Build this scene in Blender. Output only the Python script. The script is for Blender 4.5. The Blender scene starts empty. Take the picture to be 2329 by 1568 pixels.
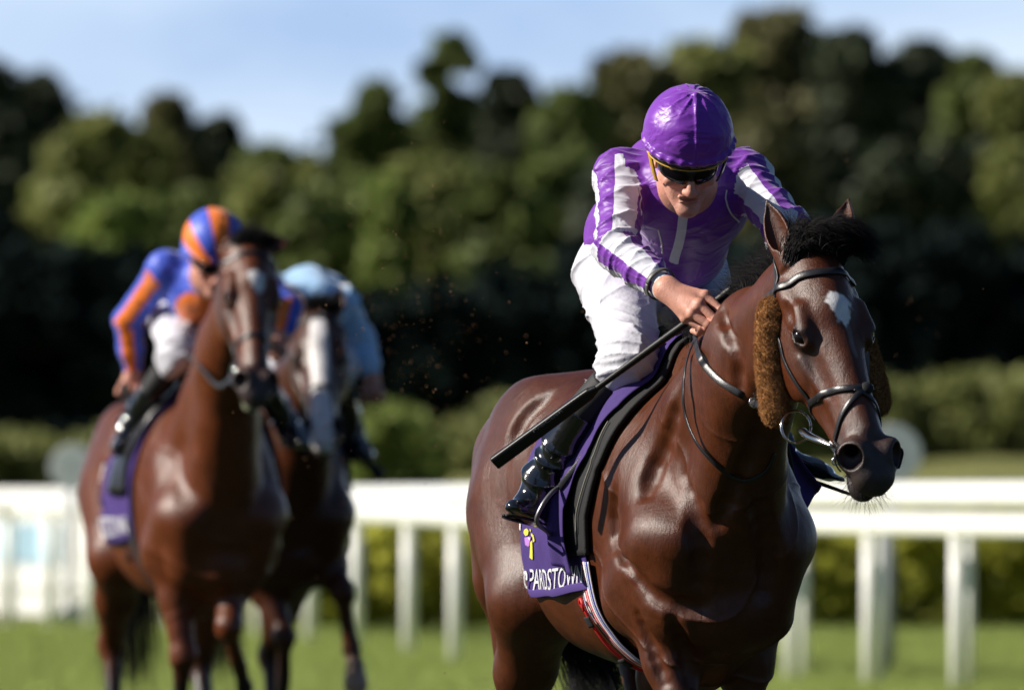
import bpy, math, random, os
import numpy as np
from mathutils import Vector, Matrix
from math import radians, sin, cos, pi, sqrt
DBG = 1.0

random.seed(7); rng = np.random.default_rng(7)
scene = bpy.context.scene
COL = scene.collection

# ------------------------------------------------------------------ camera, sky, sun, exposure
CAMZ = 1.32
FP = 26100.0                       # focal length in photo pixels (2328 wide)
def W(px, py, Y):                  # a point of the photograph at a chosen real distance
    return np.array([(px-1164.0)*Y/FP, Y, CAMZ-(py-1046.0)*Y/FP])
cam_d = bpy.data.cameras.new('camera'); cam = bpy.data.objects.new('camera', cam_d); COL.objects.link(cam)
cam.location = (0, 0, CAMZ); cam.rotation_euler = (radians(90)+math.atan(262/FP), 0, 0)
cam_d.sensor_width = 36; cam_d.lens = FP/2328*36; cam_d.clip_end = 3000; cam_d.clip_start = 1
cam_d.dof.use_dof = True; cam_d.dof.focus_distance = 29.85; cam_d.dof.aperture_fstop = 5.2
scene.camera = cam
SUN_EL, SUN_AZ = radians(33), radians(-87)    # azimuth measured from the line towards the camera: sun stands to the left
sun_dir = Vector((sin(SUN_AZ)*cos(SUN_EL), -cos(SUN_AZ)*cos(SUN_EL), sin(SUN_EL)))
sd = bpy.data.lights.new('sun', 'SUN'); sd.energy = 5.0; sd.angle = radians(0.5); sd.color = (1.0, 0.93, 0.83)
so = bpy.data.objects.new('sun', sd); COL.objects.link(so)
so.rotation_euler = sun_dir.to_track_quat('Z', 'Y').to_euler()
world = bpy.data.worlds.new('World'); scene.world = world; world.use_nodes = True
wn = world.node_tree.nodes; wl = world.node_tree.links; wn.clear()
sky = wn.new('ShaderNodeTexSky'); sky.sky_type = 'NISHITA'; sky.sun_disc = False
sky.sun_elevation = SUN_EL; sky.sun_rotation = math.atan2(sun_dir.x, sun_dir.y); sky.air_density = 0.8; sky.dust_density = 0.3; sky.ozone_density = 2.0
tcw = wn.new('ShaderNodeTexCoord'); vad = wn.new('ShaderNodeVectorMath'); vad.operation = 'ADD'; vad.inputs[1].default_value = (0, 0, .30)
vno = wn.new('ShaderNodeVectorMath'); vno.operation = 'NORMALIZE'; wl.new(tcw.outputs['Generated'], vad.inputs[0]); wl.new(vad.outputs[0], vno.inputs[0]); wl.new(vno.outputs[0], sky.inputs[0])
bg = wn.new('ShaderNodeBackground'); bg.inputs[1].default_value = 0.06
wo = wn.new('ShaderNodeOutputWorld'); wl.new(sky.outputs[0], bg.inputs[0]); wl.new(bg.outputs[0], wo.inputs[0])
scene.view_settings.view_transform = 'Standard'; scene.view_settings.look = 'None'
scene.view_settings.exposure = 0.5; scene.view_settings.gamma = 1
scene.cycles.use_denoising = True
scene.cycles.max_bounces = 6; scene.cycles.transparent_max_bounces = 8

# ------------------------------------------------------------------ materials
def new_mat(name):
    m = bpy.data.materials.new(name); m.use_nodes = True
    nt = m.node_tree; b = nt.nodes['Principled BSDF']; return m, nt, b
def N(nt, t, **kw):
    n = nt.nodes.new(t)
    for k, v in kw.items():
        if k.startswith('i_'):
            key = k[2:]; key = int(key) if key.isdigit() else key.replace('_', ' ')
            n.inputs[key].default_value = v
        else: setattr(n, k, v)
    return n
def mat(name, col, rough=.5, metal=0, spec=.5, bump=0, bscale=60, var=0, vscale=8, sheen=0, coat=0, attr=None, stretch=None, aniso=0, sss=0, bdetail=4):
    m, nt, b = new_mat(name); L = nt.links
    b.inputs['Roughness'].default_value = rough; b.inputs['Metallic'].default_value = metal
    b.inputs['Specular IOR Level'].default_value = spec
    b.inputs['Sheen Weight'].default_value = sheen
    b.inputs['Coat Weight'].default_value = coat; b.inputs['Coat Roughness'].default_value = .12
    if sss:
        b.inputs['Subsurface Weight'].default_value = sss; b.inputs['Subsurface Radius'].default_value = (.012, .004, .002)
        b.inputs['Subsurface Scale'].default_value = .6
    tc = N(nt, 'ShaderNodeTexCoord'); src = tc.outputs['Object']
    if stretch:
        mp = N(nt, 'ShaderNodeMapping'); mp.inputs['Scale'].default_value = stretch; L.new(src, mp.inputs[0]); src = mp.outputs[0]
    if attr:
        a = N(nt, 'ShaderNodeAttribute', attribute_name=attr); cs = a.outputs['Color']
    else:
        rgb = N(nt, 'ShaderNodeRGB'); rgb.outputs[0].default_value = (*col, 1); cs = rgb.outputs[0]
    if var:
        nz = N(nt, 'ShaderNodeTexNoise', i_Scale=vscale, i_Detail=5.0, i_Roughness=.62); L.new(src, nz.inputs['Vector'])
        mr = N(nt, 'ShaderNodeMapRange', i_1=.3, i_2=.7, i_3=1-var, i_4=1+var); L.new(nz.outputs[0], mr.inputs[0])
        mx = N(nt, 'ShaderNodeVectorMath', operation='SCALE'); L.new(cs, mx.inputs[0]); L.new(mr.outputs[0], mx.inputs['Scale']); cs = mx.outputs[0]
    L.new(cs, b.inputs['Base Color'])
    if bump:
        nz = N(nt, 'ShaderNodeTexNoise', i_Scale=bscale, i_Detail=float(bdetail), i_Roughness=.6); L.new(src, nz.inputs['Vector'])
        bp = N(nt, 'ShaderNodeBump', i_Strength=1.0, i_Distance=bump); L.new(nz.outputs[0], bp.inputs['Height']); L.new(bp.outputs[0], b.inputs['Normal'])
    return m

# ------------------------------------------------------------------ objects
def tag(o, label=None, cat=None, group=None, kind=None):
    if label: o['label'] = label
    if cat: o['category'] = cat
    if group: o['group'] = group
    if kind: o['kind'] = kind
    return o
def empty(name, loc, label=None, cat=None, group=None, kind=None):
    o = bpy.data.objects.new(name, None); o.empty_display_size = .1; COL.objects.link(o)
    o.location = [float(v) for v in loc]; return tag(o, label, cat, group, kind)
def wloc(o):
    p = Vector((0, 0, 0))
    while o is not None: p += Vector(o.location); o = o.parent
    return np.array(p)
def mk(name, V, F, m, parent=None, loc=None, smooth=True, attrs=None, mats=None):
    """one mesh object from world-space vertices; F is an int array (n,3|4) or a list of faces"""
    V = np.asarray(V, dtype=np.float64)
    pl = wloc(parent) if parent is not None else np.zeros(3)
    if loc is None: loc = pl if parent is not None else np.array([V[:, 0].mean(), V[:, 1].mean(), V[:, 2].min()])
    loc = np.asarray(loc, dtype=float)
    me = bpy.data.meshes.new(name)
    if isinstance(F, np.ndarray):
        n, k = F.shape
        me.vertices.add(len(V)); me.vertices.foreach_set('co', (V-loc).astype(np.float32).ravel())
        me.loops.add(n*k); me.loops.foreach_set('vertex_index', F.astype(np.int32).ravel())
        me.polygons.add(n); me.polygons.foreach_set('loop_start', np.arange(0, n*k, k, dtype=np.int32))
        me.polygons.foreach_set('loop_total', np.full(n, k, dtype=np.int32)); me.update(calc_edges=True)
    else:
        me.from_pydata([tuple(v) for v in (V-loc)], [], [tuple(int(i) for i in f) for f in F]); me.update()
    if smooth: me.polygons.foreach_set('use_smooth', np.ones(len(me.polygons), dtype=bool))
    for k_, a in (attrs or {}).items():
        a = np.asarray(a, dtype=np.float32)
        if a.ndim == 1:
            at = me.attributes.new(k_, 'FLOAT', 'POINT'); at.data.foreach_set('value', a)
        else:
            at = me.attributes.new(k_, 'FLOAT_COLOR', 'POINT')
            at.data.foreach_set('color', np.concatenate([a, np.ones((len(a), 1), np.float32)], 1).ravel())
    o = bpy.data.objects.new(name, me); COL.objects.link(o)
    me.materials.append(m)
    o.parent = parent; o.location = [float(v) for v in (loc-pl)]
    return o
class MB:                                                     # collects pieces of one part
    def __init__(s): s.v = []; s.f = []; s.n = 0
    def add(s, V, F):
        V = np.asarray(V, float).reshape(-1, 3)
        for f in F: s.f.append(tuple(int(i)+s.n for i in f))
        s.v.append(V); s.n += len(V); return s
    def box(s, c, size, R=None, bev=0):
        x, y, z = np.array(size)/2
        q = np.array([(i, j, k) for i in (-x, x) for j in (-y, y) for k in (-z, z)])
        if R is not None: q = q @ np.array(R).T
        return s.add(q+np.array(c), [(0, 1, 3, 2), (4, 6, 7, 5), (0, 4, 5, 1), (2, 3, 7, 6), (0, 2, 6, 4), (1, 5, 7, 3)])
    def build(s, name, m, parent=None, smooth=False, **kw):
        return mk(name, np.concatenate(s.v), s.f, m, parent, smooth=smooth, **kw)
def nrm(v): v = np.asarray(v, float); return v/np.maximum(np.linalg.norm(v, axis=-1, keepdims=True), 1e-9)
def catmull(P, n):                                            # resample control points smoothly
    P = np.asarray(P, float); m = len(P)
    if m == 2: t = np.linspace(0, 1, n)[:, None]; return P[0]*(1-t)+P[1]*t
    E = np.vstack([2*P[0]-P[1], P, 2*P[-1]-P[-2]]); out = []
    for u in np.linspace(0, m-1-1e-9, n):
        i = int(u); t = u-i; a, b, c, d = E[i], E[i+1], E[i+2], E[i+3]
        out.append(.5*((2*b)+(-a+c)*t+(2*a-5*b+4*c-d)*t*t+(-a+3*b-3*c+d)*t**3))
    return np.array(out)
def tube(P, r, n=10, cap=True):                               # tube along a polyline; r scalar or per point
    P = np.asarray(P, float); m = len(P); r = np.broadcast_to(np.asarray(r, float), (m,))
    T = nrm(np.gradient(P, axis=0)); up = np.array([0, 0, 1.]) if abs(T[0][2]) < .9 else np.array([1., 0, 0])
    u = nrm(np.cross(T[0], up)); V = []
    for i in range(m):
        u = nrm(u-T[i]*np.dot(u, T[i])); w = np.cross(T[i], u)
        for k in range(n):
            a = 2*pi*k/n; V.append(P[i]+r[i]*(cos(a)*u+sin(a)*w))
    F = [(i*n+k, i*n+(k+1) % n, (i+1)*n+(k+1) % n, (i+1)*n+k) for i in range(m-1) for k in range(n)]
    if cap: F += [tuple(range(n))[::-1], tuple((m-1)*n+k for k in range(n))]
    return np.array(V), F
def ribbon(P, Nn, w, th, wv=None):                            # strap: centre line, surface normals, width, thickness
    P = np.asarray(P, float); m = len(P); T = nrm(np.gradient(P, axis=0)); Nn = nrm(Nn); S = nrm(np.cross(T, Nn)); V = []
    w = np.broadcast_to(np.asarray(w, float), (m,))
    prof = [(-1, -.6), (-1, .55), (-.8, 1), (0, 1.15), (.8, 1), (1, .55), (1, -.6)]
    for i in range(m):
        for a, b in prof: V.append(P[i]+S[i]*a*w[i]/2+Nn[i]*b*th/2)
    k = len(prof)
    F = [(i*k+j, (i+1)*k+j, (i+1)*k+(j+1) % k, i*k+(j+1) % k) for i in range(m-1) for j in range(k)]
    F += [tuple(range(k)), tuple((m-1)*k+j for j in range(k))[::-1]]
    return np.array(V), F
def strands(roots, tips, mid, r=.0008, seg=6):                # many tapered three-sided hairs in one mesh
    n = len(roots); t = np.linspace(0, 1, seg+1)[None, :, None]
    C = roots[:, None]*(1-t)**2+2*mid[:, None]*t*(1-t)+tips[:, None]*t*t
    T = nrm(np.gradient(C, axis=1)); up = nrm(rng.normal(size=(n, 1, 3))); U = nrm(np.cross(T, up)); Wv = np.cross(T, U)
    rr = (np.broadcast_to(np.asarray(r, float), (n,))[:, None, None])*(1-.85*t)
    V = np.stack([C+rr*(cos(a)*U+sin(a)*Wv) for a in (0, 2.094, 4.189)], 2)  # n,seg+1,3,3
    b = (np.arange(n)[:, None, None]*(seg+1)+np.arange(seg)[None, :, None])*3; k = np.arange(3)[None, None]; k2 = (k+1) % 3
    F = np.stack([b+k, b+k2, b+3+k2, b+3+k], -1).reshape(-1, 4)
    return V.reshape(-1, 3), F

def pick(S, px, py, y0=28.2, y1=34.0):                        # where the sight line through a photo pixel meets a surface
    px = np.atleast_1d(np.asarray(px, float)); py = np.atleast_1d(np.asarray(py, float))
    d = np.stack([(px-1164)/FP, np.ones_like(px), -(py-1046)/FP], 1); o = np.array([0, 0, CAMZ]); t = np.full(len(px), float(y0))
    bt = t.copy(); be = np.full(len(px), 9.0)
    for _ in range(110):
        e = S.ev(o+d*t[:, None]); k = np.abs(e) < be; be[k] = np.abs(e[k]); bt[k] = t[k]; t = np.minimum(t+np.where(np.abs(e) < .0005, e, np.sign(e)*np.maximum(np.abs(e)*.7, .002)), y1)
    return o+d*bt[:, None]

# ------------------------------------------------------------------ implicit-surface sculpting
def wob(P, s, seed=0):                                        # cheap smooth noise, about -1..1
    x, y, z = P[:, 0]*s, P[:, 1]*s, P[:, 2]*s; q = seed*1.7
    a = np.sin(x*1.1+1.7*np.sin(y*.9+q)+q)+np.sin(y*1.3+1.5*np.sin(z*.8+2*q)+1.3)+np.sin(z*1.2+1.6*np.sin(x*.85+.5*q)+2.1*q)
    return a/3
def cap_(a, b, ra, rb):                                       # tapered capsule
    a = np.asarray(a, float); b = np.asarray(b, float); ab = b-a; L2 = max(float(ab @ ab), 1e-9)
    def f(P):
        t = np.clip(((P-a) @ ab)/L2, 0, 1); d = P-a-t[:, None]*ab
        return np.sqrt((d*d).sum(1))-(ra+(rb-ra)*t)
    return f
def ell(c, r, ax=None):                                       # oriented ellipsoid, ax rows = axes
    c = np.asarray(c, float); r = np.asarray(r, float); A = np.eye(3) if ax is None else nrm(np.asarray(ax, float))
    def f(P):
        q = (P-c) @ A.T; k0 = np.sqrt(((q/r)**2).sum(1)); k1 = np.sqrt(((q/r**2)**2).sum(1))+1e-9
        return k0*(k0-1)/k1
    return f
def loft(O, ax, ay, az, st, p=2.0):                           # stations: t, cy, cz, ry, rz ; axis ax
    O = np.asarray(O, float); A = np.array([nrm(ax), nrm(ay), nrm(az)]); st = np.array(st, float)
    o = np.argsort(st[:, 0]); st = st[o]; S = catmull(st, 12*len(st)); S = S[np.argsort(S[:, 0])]; S[:, 3:] = np.maximum(S[:, 3:], .004)
    t0, t1 = S[0, 0], S[-1, 0]
    def f(P):
        q = (P-O) @ A.T; t = np.clip(q[:, 0], t0, t1); dt = q[:, 0]-t
        cy, cz, ry, rz = [np.interp(t, S[:, 0], S[:, j]) for j in (1, 2, 3, 4)]
        y = (q[:, 1]-cy); z = (q[:, 2]-cz)
        if p == 2.0: k0 = np.sqrt((y/ry)**2+(z/rz)**2)
        else: k0 = (np.abs(y/ry)**p+np.abs(z/rz)**p)**(1/p)
        k1 = np.sqrt((y/ry**2)**2+(z/rz**2)**2)+1e-9
        kk = np.sqrt((y/ry)**2+(z/rz)**2)
        d = kk*(k0-1)/k1
        return np.where(dt == 0, d, np.sqrt(np.maximum(d, 0)**2+dt**2)+np.minimum(d, 0)*0)
    return f
class Sdf:
    def __init__(s): s.ops = []
    def u(s, f, k=.02): s.ops.append(('u', f, k)); return s
    def s_(s, f, k=.01): s.ops.append(('s', f, k)); return s
    def i(s, f, k=.005): s.ops.append(('i', f, k)); return s
    def d(s, f): s.ops.append(('d', f, 0)); return s
    def chain(s, pts, rs, k=.02):
        for i in range(len(pts)-1): s.u(cap_(pts[i], pts[i+1], rs[i], rs[i+1]), k)
        return s
    def chain_s(s, pts, r, k):
        n = len(pts)-1
        for i in range(n): s.s_(cap_(pts[i], pts[i+1], r*.75*sin(pi*(i+.3)/(n+.6))-.0035, r*.75*sin(pi*(i+1.3)/(n+.6))-.0035), k)
        return s
    def ev(s, P, ops=None):
        d = np.full(len(P), 1e3)
        for t, f, k in (s.ops if ops is None else ops):
            e = f(P)
            if t == 'u':
                h = np.maximum(k-np.abs(d-e), 0)/k; d = np.minimum(d, e)-h*h*k*.25
            elif t == 's':
                e = -e; h = np.maximum(k-np.abs(d-e), 0)/k; d = np.maximum(d, e)+h*h*k*.25
            elif t == 'i':
                h = np.maximum(k-np.abs(d-e), 0)/k; d = np.maximum(d, e)+h*h*k*.25
            else: d = d+e
        return d
    def grad(s, P, ops=None, e=.0015):
        g = np.stack([s.ev(P+np.eye(3)[i]*e, ops)-s.ev(P-np.eye(3)[i]*e, ops) for i in range(3)], 1)
        return nrm(g)
    def project(s, P, off=0, it=6):
        P = np.array(P, float)
        for _ in range(it): P = P-(s.ev(P)-off)[:, None]*s.grad(P)*.9
        return P, s.grad(P, e=.004)
    def mesh(s, lo, hi, vox, B=14):
        vox = vox*DBG; lo = np.asarray(lo, float); hi = np.asarray(hi, float)
        nb = np.ceil((hi-lo)/(vox*B)).astype(int); hd = vox*B*.866
        I = np.stack(np.meshgrid(*[np.arange(n) for n in nb], indexing='ij'), -1).reshape(-1, 3)
        C = lo+(I+.5)*vox*B; dc = s.ev(C); act = I[np.abs(dc) < hd*2.3+.02]; C = lo+(act+.5)*vox*B
        fd = [np.abs(f(C)) if t != 'd' else None for t, f, k in s.ops]
        fs = [f(C) if t != 'd' else None for t, f, k in s.ops]
        g = np.arange(-1, B+1); G = np.stack(np.meshgrid(g, g, g, indexing='ij'), -1)  # corners -1..B
        dim = nb*B+4; keyf = lambda c: (c[..., 0]+2)*(dim[1]*dim[2])+(c[..., 1]+2)*dim[2]+(c[..., 2]+2)
        VK, VP, QK = [], [], []
        for bi, b in enumerate(act):
            ops = [op for j, op in enumerate(s.ops) if op[0] in 'di' or fs[j][bi] < hd*2.3+op[2]+.02]
            if not ops: continue
            base = b*B
            cg = base+np.arange(B+1)[:, None]*0
            idx = np.stack(np.meshgrid(*[base[a]+np.arange(0, B+1) for a in range(3)], indexing='ij'), -1)
            P = lo+idx.reshape(-1, 3)*vox
            D = s.ev(P, ops).reshape(B+1, B+1, B+1)
            if D.min() > 0 or D.max() < 0: continue
            S = D < 0
            # cell vertices
            acc = np.zeros((B, B, B, 3)); cnt = np.zeros((B, B, B))
            for a in range(3):
                sl0 = [slice(None)]*3; sl1 = [slice(None)]*3; sl0[a] = slice(0, B); sl1[a] = slice(1, B+1)
                d0, d1 = D[tuple(sl0)], D[tuple(sl1)]; x = (d0 < 0) != (d1 < 0); t = np.where(x, d0/np.where(x, d0-d1, 1), 0)
                o1, o2 = [c for c in range(3) if c != a]
                for p in (0, 1):
                    for q in (0, 1):
                        ss = [slice(0, B)]*3; ss[o1] = slice(p, B+p); ss[o2] = slice(q, B+q); ss[a] = slice(0, B)
                        xm = x[tuple(ss)]; tm = t[tuple(ss)]
                        off = np.zeros(3); off[o1] = p; off[o2] = q
                        add = np.broadcast_to(off, xm.shape+(3,)).copy(); add[..., a] += tm
                        acc += add*xm[..., None]; cnt += xm
                e = x[tuple(slice(0, B) for _ in range(3))]
                ei = np.argwhere(e)
                if len(ei):
                    sg = S[tuple(sl0)][tuple(slice(0, B) for _ in range(3))][e]
                    c = ei+base; u1 = np.zeros(3, int); u2 = np.zeros(3, int); u1[(a+1) % 3] = 1; u2[(a+2) % 3] = 1
                    K = np.stack([keyf(c), keyf(c-u1), keyf(c-u1-u2), keyf(c-u2)], 1)
                    K[~sg] = K[~sg][:, ::-1]; QK.append(K)
            ci = np.argwhere(cnt > 0)
            if len(ci):
                p = lo+(ci+base+acc[cnt > 0]/cnt[cnt > 0][:, None])*vox
                dv = s.ev(p, ops); h = vox*.3
                gr = np.stack([s.ev(p+np.eye(3)[i]*h, ops)-dv for i in range(3)], 1)/h
                gl = np.maximum((gr*gr).sum(1), .1); st = -dv[:, None]*gr/gl[:, None]
                ln = np.linalg.norm(st, axis=1, keepdims=True); st *= np.minimum(1, vox*.6/np.maximum(ln, 1e-9))
                VK.append(keyf(ci+base)); VP.append(p+st)
        VK = np.concatenate(VK); VP = np.concatenate(VP); QK = np.concatenate(QK)
        o = np.argsort(VK); VK = VK[o]; VP = VP[o]
        j = np.searchsorted(VK, QK); j = np.minimum(j, len(VK)-1); ok = (VK[j] == QK).all(1)
        return VP, j[ok]
# ------------------------------------------------------------------ horse
def unit_axes(f, s):
    f = nrm(f); s = np.asarray(s, float); s = nrm(s-f*np.dot(s, f)); return f, s, nrm(np.cross(f, s))
class Horse: pass
def sculpt_horse(base, yaw, O, f, s, legs, mouth=.0, earR=None, earL=None, grooves=()):
    """base: point below the withers; yaw; O/f/s: poll, direction of the nose, towards the horse's left; legs: joint points in body axes"""
    H = Horse(); base = np.asarray(base, float); h = np.array([sin(yaw), -cos(yaw), 0]); l = np.array([cos(yaw), sin(yaw), 0]); up = np.array([0, 0, 1.])
    H.h, H.l, H.base = h, l, base
    B = lambda x, y, z: base+x*h+y*l+z*up
    f, s, n = unit_axes(f, s); O = np.asarray(O, float)
    Hd = lambda a, b, c=0.0: O+a*f+b*n+c*s
    H.B, H.Hd, H.f, H.s, H.n, H.O = B, Hd, f, s, n, O
    S = Sdf(); H.S = S
    # trunk: x, y off, z mid, half width, half height
    st = []
    for x, zt, zb, hw in [(-1.36, 1.26, 1.14, .03), (-1.32, 1.36, 1.05, .13), (-1.2, 1.47, .98, .215), (-1.05, 1.54, .95, .25), (-.85, 1.565, .90, .25), (-.68, 1.53, .85, .245), (-.55, 1.51, .80, .290),
                          (-.42, 1.50, .775, .315), (-.2, 1.54, .755, .30), (0, 1.59, .765, .255), (.14, 1.50, .79, .24), (.28, 1.40, .84, .21), (.38, 1.30, .92, .155), (.43, 1.2, 1.02, .08)]:
        st.append((x, 0, (zt+zb)/2, hw, (zt-zb)/2))
    S.u(loft(base, h, l, up, st, 2.25), .01)
    S.u(cap_(B(.1, 0, 1.565), B(-.22, 0, 1.50), .045, .06), .09)                     # withers ridge
    # neck
    S.chain([Hd(-.0, -.125), Hd(-.06, -.16)*.5+B(.3, 0, 1.43)*.5, B(.1, 0, 1.30)], [.084, .112, .205], .07)
    S.chain([Hd(-.035, -.065), Hd(-.07, -.13)*.55+B(.2, 0, 1.56)*.45, B(.0, 0, 1.53)], [.036, .042, .07], .07)
    S.chain([Hd(.08, -.215), Hd(.0, -.26)*.5+B(.36, 0, 1.32)*.5, B(.32, 0, 1.12)], [.066, .10, .16], .07)
    # chest and shoulders
    for q in (-1, 1):
        S.u(cap_(B(.36, q*.115, 1.10), B(.30, q*.10, .93), .115, .10), .05)             # pectorals
        S.u(ell(B(.12, q*.17, 1.16), (.17, .095, .30), [nrm(.42*h+.1*l*q-.9*up), l, np.cross(nrm(.42*h-.9*up), l)]) if 0 else cap_(B(.02, q*.13, 1.42), B(.31, q*.152, 1.13), .075, .092), .06)
        S.u(cap_(B(.30, q*.160, 1.11), B(.10, q*.17, .96), .088, .095), .05)              # upper arm
        S.u(ell(B(-.02, q*.185, 1.16), (.16, .075, .24), [h, l, up]), .06)               # triceps
        S.u(ell(B(-.98, q*.15, 1.24), (.27, .13, .30), [h, l, up]), .08)              # hindquarter
        S.u(cap_(B(-1.20, q*.13, 1.33), B(-1.14, q*.16, 1.0), .11, .11), .08)
    S.u(cap_(B(.40, 0, 1.16), B(.33, 0, .92), .04, .05), .03)
    S.u(cap_(B(.33, 0, .90), B(.15, 0, .80), .10, .09), .06)
    S.u(cap_(B(.39, .01, 1.22), B(.36, .01, .95), .055, .06), .07)
    # grooves between the muscles
    for q in (-1, 1):
        S.s_(cap_(B(.36, q*.29, 1.22), B(.18, q*.315, 1.02), .008, .016), .05)
        S.s_(cap_(B(-.10, q*.345, 1.05), B(-.14, q*.33, 1.35), .008, .012), .06)
        S.s_(cap_(B(.22, q*.30, 1.40), B(.40, q*.26, 1.22), .010, .014), .06)
    # legs
    H.legs = {}
    for key, J in legs.items():
        fore = key[0] == 'f'; q = -1 if key[1] == 'r' else 1
        P = [B(*j) for j in J]; H.legs[key] = P
        if fore:   # elbow, knee, fetlock, coronet, toe
            S.u(cap_(P[0], P[1]*.45+P[0]*.55, .098, .066), .07); S.u(cap_(P[1]*.45+P[0]*.55, P[1], .066, .040), .04)
            S.u(ell(P[1], (.040, .041, .05), [h, l, up]), .03)
            S.u(cap_(P[1], P[2], .033, .024), .03); S.u(ell(P[2], (.033, .033, .036)), .02)
            S.u(cap_(P[1]-h*.018, P[2]-h*.018, .015, .014), .02)
        else:      # hip, stifle, hock, fetlock, coronet, toe
            S.u(cap_(P[0], P[1], .17, .125), .09); S.u(cap_(P[1], P[2]*.5+P[1]*.5, .115, .078), .06)
            S.u(cap_(P[1]*.5+P[2]*.5, P[2], .075, .042), .05)
            S.u(cap_(B(-1.19, q*.15, 1.10), P[2]-h*.035, .09, .020), .05)
            S.u(ell(P[2], (.05, .036, .06)), .03); S.u(cap_(P[2]-h*.04+up*.045, P[2]-h*.02, .018, .022), .03)
            S.u(cap_(P[2], P[3], .034, .026), .03); S.u(ell(P[3], (.034, .034, .036)), .02)
            P = P[1:]
        S.u(cap_(P[2], P[3], .026, .031), .02)
        d = nrm(P[4]-P[3]); S.u(cap_(P[3], P[4]-d*.0, .038, .050), .01)
    def relief(P):
        x = (P-base) @ h; z = P[:, 2]; w = sm(x, -1.3, .1)*.6+.4; q = P @ np.array([l, h, up]).T
        v = (1-np.abs(np.sin(q[:, 2]*13+q[:, 1]*9+2.3*wob(P, 6, 4))))**7*sm(x, -.1, .15)*sm(-z, -1.5, -1.3)
        return -(.0060*wob(P, 13, 7)+.0030*wob(P, 29, 2))*w-.0045*v
    S.d(relief)
    for G in grooves:
        Pg = pick(S, *np.array([g_[:2] for g_ in G[0]], float).T, y0=base[1]-2.4, y1=base[1]+2.5)
        S.chain_s(catmull(Pg, 7), G[1], G[2])
    # head
    hs = [(-.055, -.10, .02, .055), (-.02, -.145, .0, .078), (.05, -.19, .006, .092), (.12, -.23, .010, .099), (.20, -.245, .006, .094), (.28, -.238, .0, .080),
          (.36, -.212, -.006, .067), (.44, -.178, -.012, .059), (.52, -.150, -.020, .056), (.58, -.132, -.026, .056), (.63, -.118, -.045, .048), (.655, -.10, -.07, .02)]
    S.u(loft(O, f, s, n, [(a, 0, (b+c)/2, w, (c-b)/2) for a, b, c, w in hs], 2.35), .045)
    S.u(cap_(Hd(.10, -.018), Hd(.50, -.034), .024, .020), .03)                       # nasal bone
    S.u(cap_(Hd(.02, -.035), Hd(.14, -.030), .05, .055), .04)                        # forehead
    for q in (-1, 1):
        S.u(ell(Hd(.19, -.165, q*.072), (.115, .095, .034), [f, n, s]), .03)           # cheek plate
        S.u(cap_(Hd(.245, -.088, q*.088), Hd(.375, -.083, q*.055), .009, .007), .022)   # facial crest
        S.u(cap_(Hd(.135, -.030, q*.080), Hd(.195, -.028, q*.088), .022, .020), .022)   # brow arch
        S.u(cap_(Hd(.05, -.07, q*.078), Hd(.14, -.05, q*.086), .028, .022), .022)
        S.s_(ell(Hd(.128, -.050, q*.112), (.026, .016, .017), [nrm(f-.3*n), n, s]), .025)  # hollow above the eye
        S.s_(ell(Hd(.36, -.050, q*.082), (.085, .020, .018), [nrm(f+.06*n), n, s]), .03)  # below nasal bone
        S.s_(ell(Hd(.42, -.115, q*.075), (.06, .018, .018), [f, n, s]), .03)
        # eye: socket, lids
        E = Hd(.205, -.048, q*.087); ea = nrm(f*.86+.22*n-.30*s*q); H.__dict__.setdefault('eyes', {})[q] = (E, ea, nrm(s*q+.50*n))
        S.u(ell(E, (.036, .028, .021), [ea, nrm(np.cross(ea, nrm(s*q+.5*n))), nrm(s*q+.5*n)]), .02)
        en = nrm(s*q+.5*n); ec = E+en*.015
        ev_ = nrm(np.cross(ea, en)); ev_ = ev_*(1 if ev_ @ n > 0 else -1)
        S.s_(ell(ec, (.031, .0180, .018), [ea, ev_, en]), .004)
        S.u(cap_(E-ea*.027+en*.014+ev_*.006, E+ea*.004+en*.022+ev_*.0165, .0042, .005), .005); S.u(cap_(E+ea*.004+en*.022+ev_*.0175, E+ea*.032+en*.014-ev_*.001, .005, .0036), .005)
        S.u(cap_(E-ea*.025+en*.013-ev_*.006, E+ea*.004+en*.017-ev_*.018, .0036, .0036), .005); S.u(cap_(E+ea*.004+en*.017-ev_*.018, E+ea*.031+en*.013-ev_*.004, .0036, .003), .005)
        # nostril
        nc = Hd(.565, -.052, q*.050); na = nrm(f*.75+n*.66); nb = nrm(s*q*.9+n*.35)
        nn = nrm(s*q*.62+f*.45+n*.45); a1 = nrm(np.cross(nn, nrm(f*.2-n+s*q*.2))); a2 = np.cross(nn, a1)
        S.u(ell(nc, (.043, .044, .026), [a1, a2, nn]), .03)
        S.u(ell(nc+nn*.010, (.038, .040, .014), [a1, a2, nn]), .012)
        S.s_(ell(nc+nn*.018, (.0315, .0335, .030), [a1, a2, nn]), .005)
        S.s_(ell(nc-nn*.02-f*.02, (.018, .02, .04), [a1, a2, nn]), .01)
    # lips
    S.u(ell(Hd(.618, -.080), (.042, .040, .050), [f, n, s]), .02)
    S.u(ell(Hd(.595, -.128-mouth), (.040, .024, .034), [f, n, s]), .018)             # lower lip and chin
    S.u(cap_(Hd(.44, -.150-mouth*.5), Hd(.60, -.142-mouth), .026, .022), .03)
    mm = [(Hd(.665, -.112-mouth*.35), Hd(.50, -.104))]
    for q in (-1, 1):
        S.s_(cap_(Hd(.66, -.112-mouth*.4, q*.02), Hd(.60, -.112-mouth*.4, q*.052), .0035, .0035), .012)
        S.s_(cap_(Hd(.60, -.112-mouth*.4, q*.052), Hd(.50, -.106, q*.058), .0035, .003), .012)
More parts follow.
